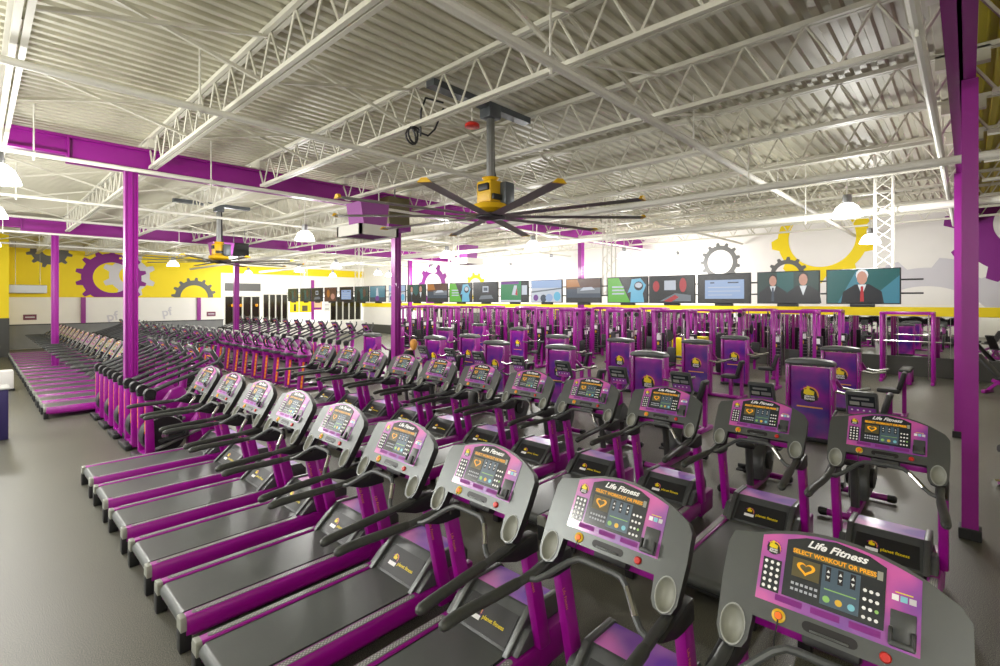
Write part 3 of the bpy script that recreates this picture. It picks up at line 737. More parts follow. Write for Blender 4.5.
# ------------------------------------------------------------------ elliptical machine
def make_elliptical(label):
    t = thing('elliptical_trainer', label, 'elliptical machine')
    b = MB(); b.box((.92, 0, .06), (1.3, .12, .07), 'black_plastic', .015); b.box((.30, 0, .05), (.1, .62, .08), 'black_plastic', .02); b.box((1.58, 0, .05), (.1, .62, .08), 'black_plastic', .02)
    b.box((.42, 0, .07), (.14, .56, .06), 'purple_paint', .01); b.build('base_frame', t)
    b = MB(); b.prism([(.95, .10), (1.42, .10), (1.55, .3), (1.52, .6), (1.38, .80), (1.2, .74), (1.0, .45)], 'y', -.09, .09, 'purple_paint', .04); b.build('shroud', t)
    b = MB(); b.lathe([(.06, -.14), (.29, -.14), (.30, -.12), (.30, .12), (.29, .14), (.06, .14)], 'black_plastic', (.62, 0, .36), 24, 'y', True)
    b.lathe([(.05, -.165), (.05, .165)], 'chrome', (.62, 0, .36), 12, 'y', True); b.build('flywheel', t)
    for s in (1, -1):
        b = MB(); b.prism([(.34, .06), (.47, .06), (.44, 1.02), (.34, 1.02)], 'y', s * .25 - .036, s * .25 + .036, 'purple_paint', .02); p = b.build('rear_post', t)
        b = MB(); b.poly([(.3385, s * .25 - .017, .45), (.3385, s * .25 + .017, .45), (.3385, s * .25 + .017, .92), (.3385, s * .25 - .017, .92)][::-1], 'orange_strip')
        for k in range(5): b.box((.339, s * .25, .5 + k * .085), (.003, .02, .04), 'yellow_strip')
        o = b.build('reflective_strip', p, smooth=0); o['label'] = 'orange and yellow strip'
        b = MB(); b.lathe([(.0, -.06), (.075, -.06), (.085, -.03), (.085, .03), (.075, .06), (0, .06)], 'black_plastic', (.40, s * .25, 1.06), 14, 'y'); b.box((.40, s * .25, 1.0), (.15, .1, .08), 'black_plastic', .02); b.build('pivot_cap', t)
        b = MB(); b.tube([(.40, s * .25, 1.08), (.7, s * .25, 1.20), (1.1, s * .25, 1.34), (1.35, s * .25, 1.46), (1.45, s * .24, 1.60), (1.46, s * .22, 1.70)], [.04, .034, .03, .028, .026, .024], 'dark_plastic', 8); b.build('swing_arm', t)
        b = MB(); b.tube([(.38, s * .17, .30 + .18 * s), (1.15, s * .17, .34 - .05 * s)], .03, 'steel', 8); l = b.build('pedal_link', t)
        b = MB(); b.box((.72, s * .19, .41 + .10 * s), (.38, .15, .04), 'black_plastic', .015, Matrix.Rotation(.15 * s, 3, 'Y')); b.box((.90, s * .19, .45 + .09 * s), (.06, .15, .08), 'black_plastic', .015); b.build('pedal', t)
    b = MB(); b.tube([(1.40, 0, .75), (1.45, 0, 1.2), (1.38, 0, 1.42)], [.07, .06, .05], 'purple_paint', 10); b.build('mast', t)
    b = MB(); R = Matrix.Rotation(math.radians(-30), 3, 'Y')
    b.box((1.36, 0, 1.50), (.07, .42, .38), 'grey_plastic', .03, R); c = b.build('console', t)
    Tn = frame((1.36, 0, 1.50), (0, -1, 0), R @ Vector((0, 0, 1))) ; Tn = Tn @ Matrix.Translation((0, 0, .0362))
    b = MB(); b.rect(Tn, -.17, -.08, .17, .15, 0, 'panel_graphic'); b.rect(Tn, -.11, -.05, .09, .11, .001, 'screen_black'); b.rect(Tn, -.1, .07, .08, .09, .002, 'led_amber'); b.ell(Tn, .14, -.12, .014, .014, .001, 'red', 8); b.rect(Tn, -.06, -.15, .05, -.11, .001, 'logo_black'); b.build('display', c, smooth=0)
    b = MB(); b.tube([(1.2, .3, 1.28), (1.12, .28, 1.30), (1.18, .14, 1.33), (1.34, .0, 1.33), (1.18, -.14, 1.33), (1.12, -.28, 1.30), (1.2, -.3, 1.28)], .02, 'black_plastic', 8); b.build('fixed_handlebar', t)
    return t
E0 = make_elliptical('x')
for i, k in enumerate(range(9, 14)):
    lab = 'purple elliptical with striped posts in the front row, %s past the treadmills' % ORD[i]
    o = E0 if i == 0 else dup(E0, (0, 0, 0), 0, lab)
    o.location = (1.45, .40 + k, 0); o['label'] = lab; o['group'] = 'ellipticals in the front row'
for i in range(11):
    dup(E0, (3.1, 14.9 + 1.2 * i, 0), 0, 'purple elliptical with grey console in the middle block, %s beyond the second treadmill row' % ORD[i], 'ellipticals in the middle block')
for i in range(12):
    dup(E0, (8.2, 15.5 + 1.1 * i, 0), 0, 'purple elliptical in the row behind the stepper machines, %s past the purple column' % ORD[i], 'ellipticals in the third row')

# ------------------------------------------------------------------ stepper (narrow post with an orange strip)
def make_stepper(label):
    t = thing('stepper_machine', label, 'stepper')
    b = MB(); b.box((.35, 0, .05), (.95, .12, .08), 'purple_paint', .02); b.box((-.1, 0, .05), (.1, .5, .08), 'chrome', .02); b.box((.8, 0, .05), (.1, .5, .08), 'black_plastic', .02); b.build('base_frame', t)
    b = MB(); b.prism([(-.05, .06), (.09, .06), (.16, .95), (.02, .95)], 'y', -.07, .07, 'purple_paint', .02); p = b.build('post', t)
    b = MB(); b.poly([(.02 + .08 * u + w, -.0708, .10 + .84 * u) for u, w in ((.0, -.03), (.0, .03), (.86, .03), (.86, -.03))], 'orange_strip'); 
    for k in range(6): 
        u = .08 + k * .13; b.box((.02 + .08 * u, -.071, .10 + .84 * u), (.035, .003, .05), 'yellow_strip')
    o = b.build('reflective_strip', p, smooth=0); o['label'] = 'orange and yellow strip'
    b = MB(); b.lathe([(.0, -.2), (.14, -.18), (.2, 0), (.14, .16), (0, .2)], 'purple_paint', (.14, 0, 1.0), 14); b.box((.02, 0, .98), (.22, .44, .08), 'dark_plastic', .03); b.build('pod', t)
    for s in (1, -1):
        b = MB(); b.box((.42, s * .15, .26 + .06 * s), (.42, .14, .05), 'black_plastic', .015); b.build('pedal', t)
        b = MB(); b.tube([(.12, s * .12, 1.05), (-.05, s * .28, 1.12), (-.1, s * .30, 1.3), (.0, s * .28, 1.42)], .024, 'black_plastic', 8); b.build('handlebar', t)
    R = Matrix.Rotation(math.radians(-32), 3, 'Y')
    b = MB(); b.box((.16, 0, 1.32), (.06, .36, .36), 'light_plastic', .03, R); b.tube([(.14, 0, 1.0), (.18, 0, 1.3)], .05, 'purple_paint', 8); c = b.build('console', t)
    Tn = frame((.16, 0, 1.32), (0, -1, 0), R @ Vector((0, 0, 1))) @ Matrix.Translation((0, 0, .031))
    b = MB(); b.rect(Tn, -.13, -.02, .13, .14, 0, 'panel_graphic'); b.rect(Tn, -.09, .0, .09, .12, .001, 'screen_black'); b.rect(Tn, -.08, .08, .08, .1, .002, 'led_white'); b.build('display', c, smooth=0)
    return t
S0 = make_stepper('x')
for i in range(14):
    lab = 'grey topped stepper with orange striped purple post, %s past the second treadmill row' % ORD[i]
    o = S0 if i == 0 else dup(S0, (0, 0, 0), 0, lab)
    o.location = (6.05, 13.2 + .82 * i, 0); o['label'] = lab; o['group'] = 'steppers with orange striped posts'

# ------------------------------------------------------------------ upright bike
def make_bike(label):
    t = thing('exercise_bike', label, 'exercise bike')
    b = MB(); b.box((.25, 0, .07), (1.0, .10, .08), 'purple_paint', .015)
    for x in (-.25, .72):
        b.tube([(x, -.27, .06), (x, .27, .06)], .04, 'purple_paint', 10)
        for s in (1, -1): b.lathe([(.046, s * .23), (.05, s * .30), (.03, s * .32)], 'black_plastic', (x, 0, .06), 10, 'y', True)
    b.build('base_frame', t)
    b = MB(); b.prism([(.18, .12), (.62, .12), (.72, .35), (.66, .66), (.52, .78), (.40, .66), (.22, .42)], 'y', -.10, .10, 'dark_plastic', .035); b.build('housing', t)
    b = MB(); b.lathe([(.05, -.15), (.12, -.135), (.12, .135), (.05, .15)], 'black_plastic', (.40, 0, .36), 16, 'y', True)
    b.bar((.40, .15, .36), (.34, .15, .20), .02, .035, 'steel'); b.bar((.40, -.15, .36), (.46, -.15, .52), .02, .035, 'steel'); b.build('crank', t)
    for s in (1, -1):
        b = MB(); b.box((.40 - .06 * s, s * .21, .36 - .17 * s), (.20, .10, .03), 'black_plastic', .01); b.box((.40 - .06 * s, s * .21, .40 - .17 * s), (.05, .10, .05), 'black_plastic', .01); b.build('pedal', t)
    b = MB(); b.tube([(.0, 0, .1), (-.08, 0, .62)], .045, 'grey_plastic', 10); b.build('seat_post', t)
    b = MB(); b.prism([(-.22, -.12), (-.22, .12), (-.05, .09), (.10, .03), (.10, -.03), (-.05, -.09)], 'z', .62, .70, 'pad_black', .03); b.build('saddle', t)
    b = MB(); b.tube([(.52, 0, .7), (.50, 0, 1.08)], [.06, .045], 'purple_paint', 10); b.build('mast', t)
    b = MB(); b.tube([(.36, .24, 1.12), (.22, .26, 1.06), (.30, .16, 1.0), (.46, 0, .98), (.30, -.16, 1.0), (.22, -.26, 1.06), (.36, -.24, 1.12)], .017, 'grey_plastic', 8); b.build('handlebar', t)
    R = Matrix.Rotation(math.radians(-24), 3, 'Y')
    b = MB(); b.box((.50, 0, 1.22), (.07, .33, .34), 'dark_plastic', .03, R); c = b.build('console', t)
    Tn = frame((.50, 0, 1.22), (0, -1, 0), R @ Vector((0, 0, 1))) @ Matrix.Translation((0, 0, .0358))
    b = MB(); b.rect(Tn, -.14, -.14, .14, -.03, 0, 'panel_graphic'); b.rect(Tn, -.135, -.02, .135, .14, 0, 'screen_black'); b.rect(Tn, -.12, .0, -.02, .05, .001, 'cup_grey'); b.rect(Tn, .0, .0, .12, .05, .001, 'wall_grey'); b.rect(Tn, -.1, .08, .08, .11, .001, 'wall_grey')
    for k in range(4): b.ell(Tn, -.1 + k * .06, -.07, .012, .012, .001, 'text_white', 8)
    b.build('display', c, smooth=0)
    return t
B0 = make_bike('x')
for i, (x, y) in enumerate([(7.0, .95), (6.9, 2.05), (7.1, 3.26), (7.0, 4.3), (7.0, 5.45), (7.05, 6.6), (7.1, 7.8), (7.15, 8.8), (7.1, 9.75)]):
    lab = 'dark upright exercise bike with boxy console behind the second treadmill row, %s from the camera' % ORD[i]
    o = B0 if i == 0 else dup(B0, (0, 0, 0), 0, lab)
    o.location = (x, y, 0); o['label'] = lab; o['group'] = 'exercise bikes behind the treadmills'

# ------------------------------------------------------------------ weight tower machines
def make_tower(label):
    t = thing('weight_machine', label, 'weight machine')
    for s in (1, -1):
        b = MB(); b.prism([(-.1, .02), (.1, .02), (.1, 1.38), (-.1, 1.38)], 'y', s * .34 - .035, s * .34 + .035, 'purple_paint', .02)
        for k in range(4): b.box((-.102, s * .34, .3 + k * .3), (.004, .012, .16), 'chrome')
        b.build('side_frame', t)
    b = MB(); b.prism([(-.385, 1.34), (.385, 1.34), (.385, 1.39), (.34, 1.43), (.12, 1.455), (-.12, 1.455), (-.34, 1.43), (-.385, 1.39)], 'x', -.13, .13, 'dark_plastic', .03); b.build('top_cap', t)
    b = MB(); b.box((0, 0, .68), (.12, .60, 1.26), 'tower_graphic', .01)
    Tn = frame((-.0605, 0, .72), (0, -1, 0), (0, 0, 1))
    thumb_logo(b, Tn, 0, .10, .15, .004)
    b.rect(Tn, -.2, -.135, .2, -.11, .002, 'text_orange')
    b.build('shroud_panel', t, smooth=0)
    b = MB(); b.box((.02, -.6, .05), (.14, 1.1, .08), 'purple_paint', .02); b.box((.02, -1.12, .05), (.6, .1, .08), 'purple_paint', .02); b.box((0, 0, .04), (.3, .74, .06), 'black_plastic', .01); b.build('base_frame', t)
    b = MB(); b.box((.02, -.86, .3), (.09, .09, .46), 'purple_paint', .015); b.box((.02, -.86, .56), (.36, .4, .09), 'pad_black', .035); b.build('seat', t)
    b = MB(); b.box((.02, -1.08, .78), (.28, .09, .40), 'pad_black', .035, Matrix.Rotation(.25, 3, 'X')); b.bar((.02, -1.12, .1), (.02, -1.12, .9), .07, .07, 'purple_paint'); b.build('back_pad', t)
    for s in (1, -1):
        b = MB(); b.tube([(s * .24, -.42, .95), (s * .26, -.62, .92), (s * .26, -.84, .98)], .025, 'chrome', 8); b.tube([(s * .1, -.36, 1.1), (s * .24, -.42, .95)], .035, 'purple_paint', 8); b.build('lever_arm', t)
    return t
W0 = make_tower('x')
TW = [(10.25, 2.05, 'nearest tower, beside the column'), (13.5, 2.1, 'second tower, right behind the nearest'), (13.2, 5.25, 'tower fully in view in the middle of the floor'), (15.4, 5.0, 'tower behind the one in the middle of the floor'),
      (9.5, 4.75, 'tower just behind a bike, front line, second along'), (12.3, 7.0, 'pale lit tower of the second line'), (9.5, 7.0, 'tower of front line, third along'), (12.2, 9.1, 'tower of second line, behind the third front one'),
      (9.3, 8.9, 'tower of front line, fourth along'), (14.4, 12.6, 'tower standing alone before the cable machines'), (10.5, 11.2, 'tower near the purple column, second line'), (9.3, 11.4, 'tower nearest the seated person'),
      (8.7, 13.8, 'tower left of the purple column'), (12.4, 14.6, 'tower of the second line beyond the seated person'), (12.6, 18.0, 'tower of the second line nearest the shop front'), (15.6, 16.0, 'tower of the third line under the TVs')]
for i, (x, y, d) in enumerate(TW):
    lab = 'purple weight machine with gear logo, ' + d
    o = W0 if i == 0 else dup(W0, (0, 0, 0), 0, lab)
    o.location = (x, y, 0); o['label'] = lab; o['group'] = 'weight machines with logo panels'

# ------------------------------------------------------------------ cable stations, racks, benches
def make_cable(label):
    t = thing('cable_station', label, 'cable machine')
    b = MB()
    for s in (1, -1):
        for x in (-.3, .3): b.box((x, s * .55, 1.08), (.09, .09, 2.16), 'purple_paint', .015)
        b.box((0, s * .55, 2.12), (.7, .09, .1), 'purple_paint', .015); b.box((0, s * .55, .05), (.9, .1, .08), 'purple_paint', .015)
    b.box((0, 0, 2.14), (.1, 1.2, .1), 'purple_paint', .015); b.build('frame', t)
    for s in (1, -1):
        b = MB(); b.box((0, s * .55, .75), (.16, .3, 1.3), 'stack_dark', .01)
        for k in range(12): b.box((-.081, s * .55, .16 + k * .1), (.006, .26, .012), 'steel')
        b.box((-.083, s * .55, 1.25), (.008, .2, .16), 'text_white'); b.box((-.083, s * .55, 1.05), (.008, .06, .1), 'fan_yellow')
        b.build('weight_stack', t, smooth=0)
    for s in (1, -1):
        b = MB(); 
        for x in (-.2, .2): b.tube([(x, s * .38, .1), (x, s * .38, 2.1)], .018, 'chrome', 6)
        b.build('guide_rod', t)
        b = MB(); b.lathe([(.08, -.015), (.08, .015)], 'black_plastic', (-.3, s * .42, 1.98), 12, 'y', True); b.tube([(-.34, s * .42, 1.95), (-.36, s * .40, 1.4)], .008, 'black_plastic', 5); b.box((-.36, s * .40, 1.37), (.04, .14, .03), 'chrome', .005); b.build('pulley', t)
    b = MB(); b.box((-.45, 0, .42), (.36, .3, .08), 'pad_black', .03); b.box((-.4, 0, .2), (.08, .08, .38), 'purple_paint'); b.box((-.26, 0, .72), (.08, .28, .5), 'pad_black', .03); b.build('seat', t)
    return t
def make_rack(label):
    t = thing('power_rack', label, 'weight rack')
    b = MB()
    for s in (1, -1):
        for x in (-.45, .35): b.box((x, s * .6, 1.06), (.08, .08, 2.12), 'purple_paint', .015)
        b.box((-.05, s * .6, 2.1), (.95, .08, .08), 'purple_paint', .01); b.box((-.05, s * .6, .04), (1.1, .09, .08), 'purple_paint', .01)
    b.box((.35, 0, 2.1), (.08, 1.2, .08), 'purple_paint', .01); b.box((-.45, 0, 2.1), (.08, 1.2, .08), 'purple_paint', .01); b.build('frame', t)
    b = MB()
    for s in (1, -1): b.tube([(-.25, s * .5, .1), (-.25, s * .5, 2.08)], .02, 'chrome', 8)
    b.build('guide_rod', t)
    b = MB(); b.tube([(-.3, -1.0, 1.25), (-.3, 1.0, 1.25)], .018, 'chrome', 8); br = b.build('barbell', t)
    for s in (1, -1):
        b = MB(); b.lathe([(.03, -.025), (.2, -.025), (.22, 0), (.2, .025), (.03, .025)], 'black_plastic', (-.3, s * .82, 1.25), 18, 'y', True); b.build('weight_plate', br)
    b = MB(); b.box((-.5, 0, .42), (1.1, .28, .08), 'pad_black', .03); b.box((-.85, 0, .2), (.08, .3, .38), 'purple_paint', .01); b.box((-.15, 0, .2), (.08, .3, .38), 'purple_paint', .01); b.build('bench', t)
    return t
C0 = make_cable('x'); R0 = make_rack('x')
n = 0
placed = []
R_ = random.Random(3)
for line, (x, ys) in enumerate([(15.8, [7.0, 8.9, 10.9, 13.2, 18.5, 21.0]), (17.6, [3.9, 6.0, 8.0, 9.9, 12.0, 14.2, 16.4, 18.8, 21.2, 24.0]), (19.7, [1.35, 3.6, 5.6, 7.6, 9.7, 11.9, 14.2, 16.6, 19.1, 22.0, 25.0])]):
    for j, y in enumerate(ys):
        rack = (line == 2 and j % 3 == 0) or (line == 1 and j % 4 == 2)
        base = R0 if rack else C0
        kind = 'power rack with barbell' if rack else 'cable station'
        lab = 'tall purple %s %s, %s from the camera side' % (kind, ('just past the weight towers', 'between weight towers and mirrors', 'close to the mirrors')[line], ORD[j])
        first = not any(p is base for p in placed)
        o = base if first else dup(base, (0, 0, 0), 0, lab)
        placed.append(base)
        o.location = (x, y, 0); o.rotation_euler = (0, 0, 0 if (line == 2) else R_.choice([0, 0, PI / 2])); o['label'] = lab
        o['group'] = 'racks among the strength machines' if rack else 'cable stations under the TVs'

def make_bench(name, label, loc, rz):
    t = thing(name, label, 'bench', loc, rz)
    b = MB(); b.box((0, 0, .42), (.5, .3, .07), 'pad_black', .03); b.build('seat_pad', t)
    b = MB(); b.box((.42, 0, .72), (.75, .3, .07), 'pad_black', .03, Matrix.Rotation(-.9, 3, 'Y')); b.build('back_pad', t)
    b = MB(); b.bar((-.35, 0, .06), (.35, 0, .36), .08, .08, 'purple_paint'); b.bar((.45, 0, .06), (.15, 0, .4), .07, .07, 'purple_paint'); b.box((-.35, 0, .05), (.08, .5, .08), 'purple_paint', .01); b.box((.45, 0, .05), (.08, .5, .08), 'purple_paint', .01); b.build('frame', t)
    b = MB()
    for s in (1, -1): b.tube([(-.3, s * .1, .5), (-.35, s * .25, .52)], .05, 'pad_black', 8); b.tube([(-.35, s * .25, .055), (-.35, s * .31, .055)], .05, 'chrome', 8)
    b.build('roller', t)
make_bench('weight_bench', 'black padded bench with purple legs at the right edge, beyond the two columns', (12.6, -.9, 0), .4)
make_bench('weight_bench', 'black padded bench with purple legs at the right edge, nearest the near column', (9.3, -.72, 0), -2.4)
make_bench('weight_bench', 'black padded bench far right beside the mirror wall base', (18.6, -.8, 0), 1.2)
b = MB(); b.box((0, 0, .45), (.4, .9, .9), 'wall_yellow', .02); b.box((-.205, 0, .45), (.01, .02, .8), 'duct_brown'); o = b.build('yellow_bin', loc=(20.5, 8.7, .75 - .75)); tag(o, 'bright yellow storage bin against the mirror wall', 'bin')
b = MB(); b.box((0, 0, .45), (.6, .5, .9), 'navy', .02); b.box((0, 0, .915), (.64, .54, .03), 'light_plastic', .01); o = b.build('waste_bin', loc=(.12, 12.75, 0)); tag(o, 'dark navy bin with pale lid at the left edge', 'bin')
b = MB(); b.box((0, 0, .3), (.5, .5, .5), 'mural_white', .03); b.box((0, 0, .03), (.54, .54, .06), 'black_plastic', .01); o = b.build('wipe_stand', loc=(.5, 19.4, 0)); tag(o, 'small white wipe dispenser with black foot behind the navy bin', 'dispenser')

# ------------------------------------------------------------------ televisions
TVW, TVH, TX = 1.20, .70, 12.0
TVY = [27.0, 25.5, 24.2, 22.8, 21.3, 19.95, 18.65, 17.2, 15.9, 14.6, 13.3, 12.03, 10.7, 9.39, 8.05, 6.65, 5.42, 4.16, 2.83, 1.52]
mats_tv = dict(teal=(16, 92, 92), dark=(24, 28, 30), black=(14, 14, 16), suit=(20, 24, 34), skin=(206, 150, 128), white=(235, 238, 240), red=(190, 40, 50), pale=(160, 186, 226), green=(96, 190, 40), blue=(110, 196, 230),
               orange=(190, 120, 40), brown=(96, 60, 44), grey=(120, 128, 136), slate=(60, 74, 92), snow=(206, 214, 226), field=(30, 140, 80), aqua=(60, 130, 150), purp=(120, 60, 150), darkgreen=(22, 58, 54))
for k, v in mats_tv.items(): mat('tv_' + k, rgb(*[c * .25 for c in v]), 0.25, emit=rgb(*v), estr=0.55)
mat('tv_bezel', rgb(22, 24, 26), 0.3)
def R(x0, y0, x1, y1, m): return ('r', x0, y0, x1, y1, m)
def El(cx, cy, rx, ry, m): return ('e', cx, cy, rx, ry, m)
def Pg(m, *p): return ('p', m, p)
def man(cx, s, skin, hair, tie=None):
    q = [Pg('suit', (cx - .3 * s, -.335), (cx - .27 * s, -.05 * s - .05), (cx - .1 * s, .06 * s - .03), (cx + .1 * s, .06 * s - .03), (cx + .27 * s, -.05 * s - .05), (cx + .3 * s, -.335)), Pg('white', (cx - .06 * s, .03 * s), (cx + .06 * s, .03 * s), (cx, -.16 * s)),
         El(cx, .195 * s, .088 * s, .10 * s, hair), El(cx, .145 * s, .074 * s, .115 * s, skin)]
    if tie: q.append(Pg(tie, (cx - .018 * s, .0), (cx + .018 * s, .0), (cx + .028 * s, -.3), (cx - .028 * s, -.3)))
    return q
anchor = [R(-.58, -.33, .58, .33, 'teal'), Pg('aqua', (.05, -.33), (.58, -.33), (.58, .2)), Pg('aqua', (-.4, -.33), (-.1, .3), (.1, .33), (-.2, -.33))] + man(.0, 1.15, 'skin', 'white', 'red')
duo = [R(-.58, -.33, .58, .33, 'darkgreen'), R(-.2, -.2, .12, .33, 'teal')] + man(-.28, 1.0, 'skin', 'black', 'slate') + man(.3, 1.1, 'skin', 'black')
boat = [R(-.58, -.33, .58, .33, 'slate'), R(-.58, .05, .58, .33, 'brown'), Pg('orange', (-.58, .1), (-.1, .12), (-.2, .33), (-.58, .33)), R(-.2, -.08, .58, .08, 'grey'), Pg('snow', (-.1, .0), (.4, .02), (.3, .1), (.0, .09)), R(-.58, -.33, .58, -.2, 'dark')]
note = [R(-.58, -.33, .58, .33, 'black'), R(-.42, -.24, .46, .2, 'pale'), R(-.3, .12, -.2, .15, 'slate'), R(.1, .12, .34, .15, 'slate'), R(-.35, .02, .38, .035, 'snow'), R(-.35, -.07, .38, -.055, 'snow'), R(-.35, -.16, .2, -.145, 'snow')]
head = [R(-.58, -.33, .58, .33, 'dark'), Pg('green', (-.58, -.33), (.1, -.33), (-.25, .33), (-.58, .33)), Pg('blue', (.1, -.33), (.12, -.05), (.02, -.08), (.1, .1), (.14, .28), (.4, .3), (.55, .12), (.46, -.1), (.5, -.33)), El(.34, .1, .13, .12, 'dark'), El(.34, .12, .1, .07, 'snow'), R(-.45, .06, -.1, .1, 'snow'), R(-.45, -.03, -.08, .01, 'snow'), R(-.45, -.12, -.08, -.08, 'snow')]
fight = [R(-.58, -.33, .58, .33, 'dark'), R(-.18, -.02, .12, .22, 'snow'), El(-.4, .08, .09, .14, 'red'), El(.3, .1, .09, .18, 'red'), Pg('grey', (-.3, -.3), (.5, -.3), (.5, -.15), (.1, -.1)), Pg('red', (-.2, -.3), (.1, -.14), (.2, -.2), (0, -.32))]
snow = [R(-.58, -.33, .58, .33, 'snow'), R(-.58, .1, .58, .33, 'pale'), El(-.1, -.22, .12, .12, 'slate'), El(.12, -.2, .14, .12, 'pale'), El(.42, -.16, .13, .14, 'blue'), Pg('grey', (-.58, -.05), (.58, .06), (.58, .1), (-.58, .0)), El(-.4, -.2, .1, .1, 'purp')]
sport = [R(-.58, -.33, .58, .33, 'field'), R(-.58, .24, .2, .33, 'purp'), R(.3, -.33, .58, .33, 'dark'), Pg('snow', (-.1, -.1), (.15, -.12), (.12, .2), (.0, .2)), Pg('red', (.05, -.1), (.15, -.12), (.12, .15)), R(.33, -.1, .55, .2, 'snow'), R(-.58, -.33, .3, -.27, 'snow')]
room = [R(-.58, -.33, .58, .33, 'dark'), R(-.12, .0, .16, .2, 'snow'), R(-.08, .04, .12, .16, 'slate'), Pg('grey', (-.3, -.25), (.4, -.22), (.3, -.1), (-.2, -.12))]
film = [R(-.58, -.33, .58, .33, 'darkgreen'), El(.0, .0, .2, .26, 'teal'), Pg('black', (-.4, -.33), (-.3, .2), (-.1, .1), (-.05, -.33)), El(.25, .05, .12, .2, 'brown')]
park = [R(-.58, -.33, .58, .33, 'aqua'), Pg('snow', (-.1, -.1), (.1, -.1), (.05, .25), (-.05, .25)), R(-.58, -.33, .58, -.15, 'slate'), El(0, -.2, .15, .12, 'purp')]
shop = [R(-.58, -.33, .58, .33, 'brown'), El(-.2, .05, .15, .2, 'orange'), El(.25, -.1, .2, .15, 'skin')]
PICS = [film, film, room, shop, note, film, park, snow, duo, boat, head, room, sport, snow, boat, head, fight, note, duo, anchor]
DESC = ['dark green film scene, farthest along the line', 'dark green film scene, second from the far end', 'dim grey studio scene, far left', 'brown market scene', 'pale blue notice, far left', 'dark green film scene beside a pale notice', 'teal park scene',
        'pale snowy scene, nearer the purple column', 'two men in suits, left of the boat scene', 'orange sky and grey boat, left of a green and blue one', 'green picture with blue head, smaller in view', 'white monitor on dark grey', 'green sports picture with white figure',
        'pale snowy scene with people, at center', 'orange sky and grey boat, right of center', 'green picture with blue head, larger in view', 'red figures on dark ground', 'pale blue notice on black, large', 'two men in dark suits, large', 'white-haired man in suit and red tie, largest of all']
TT = frame((0, 0, 0), (0, -1, 0), (0, 0, 1))
for i, y in enumerate(TVY):
    t = thing('television', 'flat wall-hung television showing ' + DESC[i], 'television', (TX, y, 2.41), 0, 'televisions in the hanging line')
    b = MB(); b.box((.03, 0, .36), (.05, TVW, TVH), 'tv_bezel', .008); b.build('housing', t, smooth=0)
    b = MB(); T = frame((.0045, 0, .36), (0, -1, 0), (0, 0, 1)); z = .001
    for q in PICS[i]:
        z += .0004
        if q[0] == 'r': b.rect(T, q[1], q[2], q[3], q[4], z, 'tv_' + q[5])
        elif q[0] == 'e': b.ell(T, q[1], q[2], q[3], q[4], z, 'tv_' + q[5], 12)
        else: b.poly([T @ Vector((p[0], p[1], z)) for p in q[2]], 'tv_' + q[1])
    b.build('screen', t, smooth=0)
    b = MB(); b.box((.06, 0, -.02), (.10, .40, .06), 'tv_bezel', .01); b.build('mount_bracket', t, smooth=0)
b = MB()
for z in (2.63, 2.89): b.tube([(TX + .10, .6, z), (TX + .10, 28, z)], .018, 'black_plastic', 6)
o = b.build('mounting_rail'); tag(o, 'pair of thin black rails joining the hanging televisions', 'rail')
for j, y in enumerate((1.2, 7.35, 13.95, 20.6, 26.2)):
    b = MB()
    for dx in (0, .22):
        for dy in (-.14, .14): b.tube([(TX + .16 + dx, y + dy, 2.6), (TX + .16 + dx, y + dy, 5.4)], .016, 'white_paint', 6)
    for k in range(11):
        z = 2.65 + k * .25; s = 1 if k % 2 else -1
        b.tube([(TX + .16, y - .14 * s, z), (TX + .16, y + .14 * s, z + .25)], .01, 'white_paint', 5); b.tube([(TX + .38, y + .14 * s, z), (TX + .38, y - .14 * s, z + .25)], .01, 'white_paint', 5)
    o = b.build('lattice_hanger'); tag(o, 'white lattice hanger behind the television line, %s from the yellow gear' % ORD[j], 'hanger', 'lattice hangers holding the televisions')

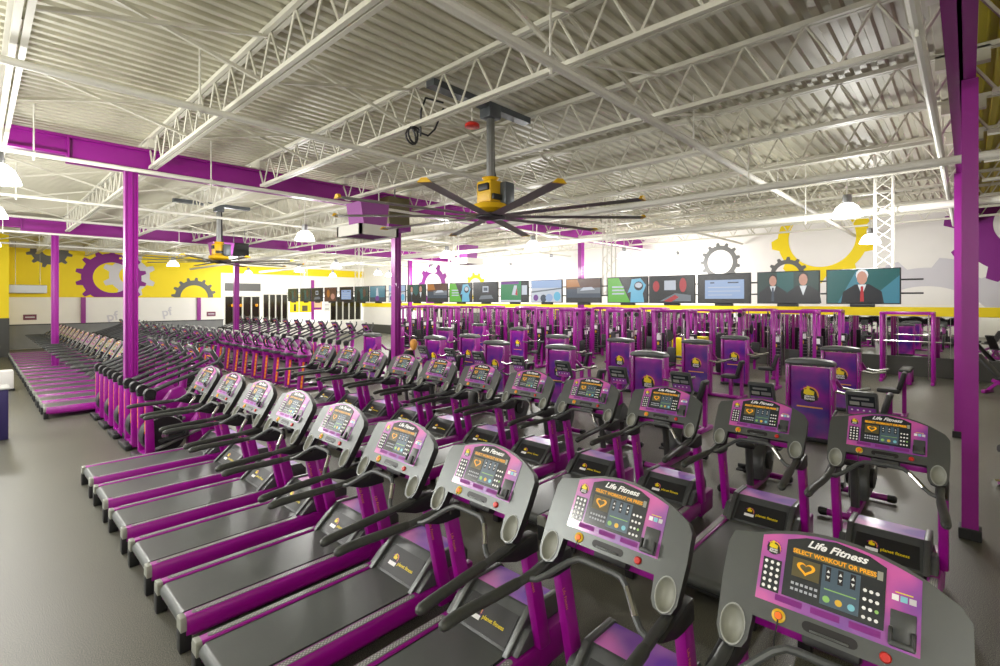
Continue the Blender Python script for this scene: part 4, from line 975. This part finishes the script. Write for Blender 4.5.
# ------------------------------------------------------------------ the seated person
def person(loc, rz):
    t = thing('person', 'blond person in black top sitting and leaning forward beside the purple column', 'person', loc, rz)
    me = bpy.data.meshes.new('body'); V = []; E = []; Rr = []
    def add(p, r, par=None):
        V.append(p); Rr.append(r)
        if par is not None: E.append((par, len(V) - 1))
        return len(V) - 1
    pel = add((0, 0, .55), .13); wa = add((.08, 0, .72), .12, pel); ch = add((.22, 0, .92), .14, wa); nk = add((.33, 0, 1.06), .06, ch); hd = add((.38, 0, 1.14), .08, nk); ht = add((.41, 0, 1.25), .085, hd)
    for s in (1, -1):
        hp = add((.02, s * .1, .53), .1, pel); kn = add((.42, s * .14, .52), .07, hp); an = add((.40, s * .14, .12), .045, kn); add((.56, s * .15, .06), .035, an)
        sh = add((.24, s * .19, .98), .06, ch); el = add((.34, s * .24, .74), .045, sh); ha = add((.56, s * .14, .66), .032, el); hb = add((.63, s * .12, .65), .03, ha)
    me.from_pydata(V, E, []); o = bpy.data.objects.new('body', me); COL.objects.link(o)
    sk = o.modifiers.new('skin', 'SKIN'); sk.use_smooth_shade = True
    for i, r in enumerate(Rr): me.skin_vertices[0].data[i].radius = (r, r)
    me.skin_vertices[0].data[0].use_root = True
    sb = o.modifiers.new('sub', 'SUBSURF'); sb.levels = 2; sb.render_levels = 2
    dg = bpy.context.evaluated_depsgraph_get(); nm = bpy.data.meshes.new_from_object(o.evaluated_get(dg)); bpy.data.objects.remove(o)
    for m in ('skin', 'shirt_black', 'pants_grey'): nm.materials.append(MATS[m])
    for p in nm.polygons:
        c = p.center; p.use_smooth = True
        if c.z > 1.05: p.material_index = 0
        elif c.z > .60 and c.x < .44 and not (abs(c.y) > .2 and c.z < .78): p.material_index = 1
        elif c.z <= .6 and c.z > .1: p.material_index = 2
        else: p.material_index = 0
        if c.z <= .11: p.material_index = 1
    o = bpy.data.objects.new('body', nm); COL.objects.link(o); o.parent = t
    b = MB(); b.lathe([(0, .12), (.07, .10), (.105, .03), (.105, -.06), (.08, -.15), (.05, -.2)], 'hair_blond', (.385, 0, 1.245), 14)
    b.build('hair', t)
    b = MB(); b.lathe([(.0, -.02), (.012, 0), (0, .02)], 'skin', (.495, 0, 1.2), 8)
    for s in (1, -1): b.lathe([(0, -.01), (.01, 0), (0, .01)], 'logo_black', (.487, s * .03, 1.225), 6)
    b.build('face', t)
    for s in (1, -1):
        b = MB()
        for k in range(4): b.tube([(.64, s * .12 + (k - 1.5) * .016, .655), (.69, s * .12 + (k - 1.5) * .017, .64), (.70, s * .12 + (k - 1.5) * .017, .61)], [.009, .008, .006], 'skin', 6)
        b.tube([(.62, s * .12 - s * .03, .65), (.65, s * .12 - s * .05, .63)], [.009, .007], 'skin', 6); b.build('hand', t)
person((8.55, 12.05, 0), -.95)
b = MB(); b.box((.0, 0, .42), (.44, .34, .08), 'pad_black', .03); b.box((0, 0, .2), (.1, .1, .4), 'purple_paint', .01); b.box((0, 0, .03), (.5, .4, .05), 'purple_paint', .01)
o = b.build('stool', loc=(8.53, 12.08, 0)); tag(o, 'black padded purple stool under the seated person', 'stool')

# ------------------------------------------------------------------ light, camera
w = bpy.data.worlds.new('World'); scene.world = w; w.use_nodes = True
w.node_tree.nodes['Background'].inputs[0].default_value = (1.0, .99, .96, 1); w.node_tree.nodes['Background'].inputs[1].default_value = 1.6

f, A = 496.0, 0.7564
cam = bpy.data.cameras.new('Camera'); co = bpy.data.objects.new('Camera', cam); COL.objects.link(co)
cam.sensor_width = 36; cam.lens = 36 * f / 1000; cam.shift_y = -(333 - 300) / 1000; cam.clip_start = .05; cam.clip_end = 200
co.location = (0, 0, H); co.rotation_euler = (PI / 2, 0, A - PI / 2)
scene.camera = co
scene.view_settings.view_transform = 'Standard'; scene.view_settings.look = 'None'
scene.view_settings.exposure = 0.42; scene.view_settings.gamma = 1.0; scene.view_settings.use_curve_mapping = False
scene.cycles.use_denoising = True
scene.cycles.max_bounces = 8; scene.cycles.diffuse_bounces = 4; scene.cycles.glossy_bounces = 4
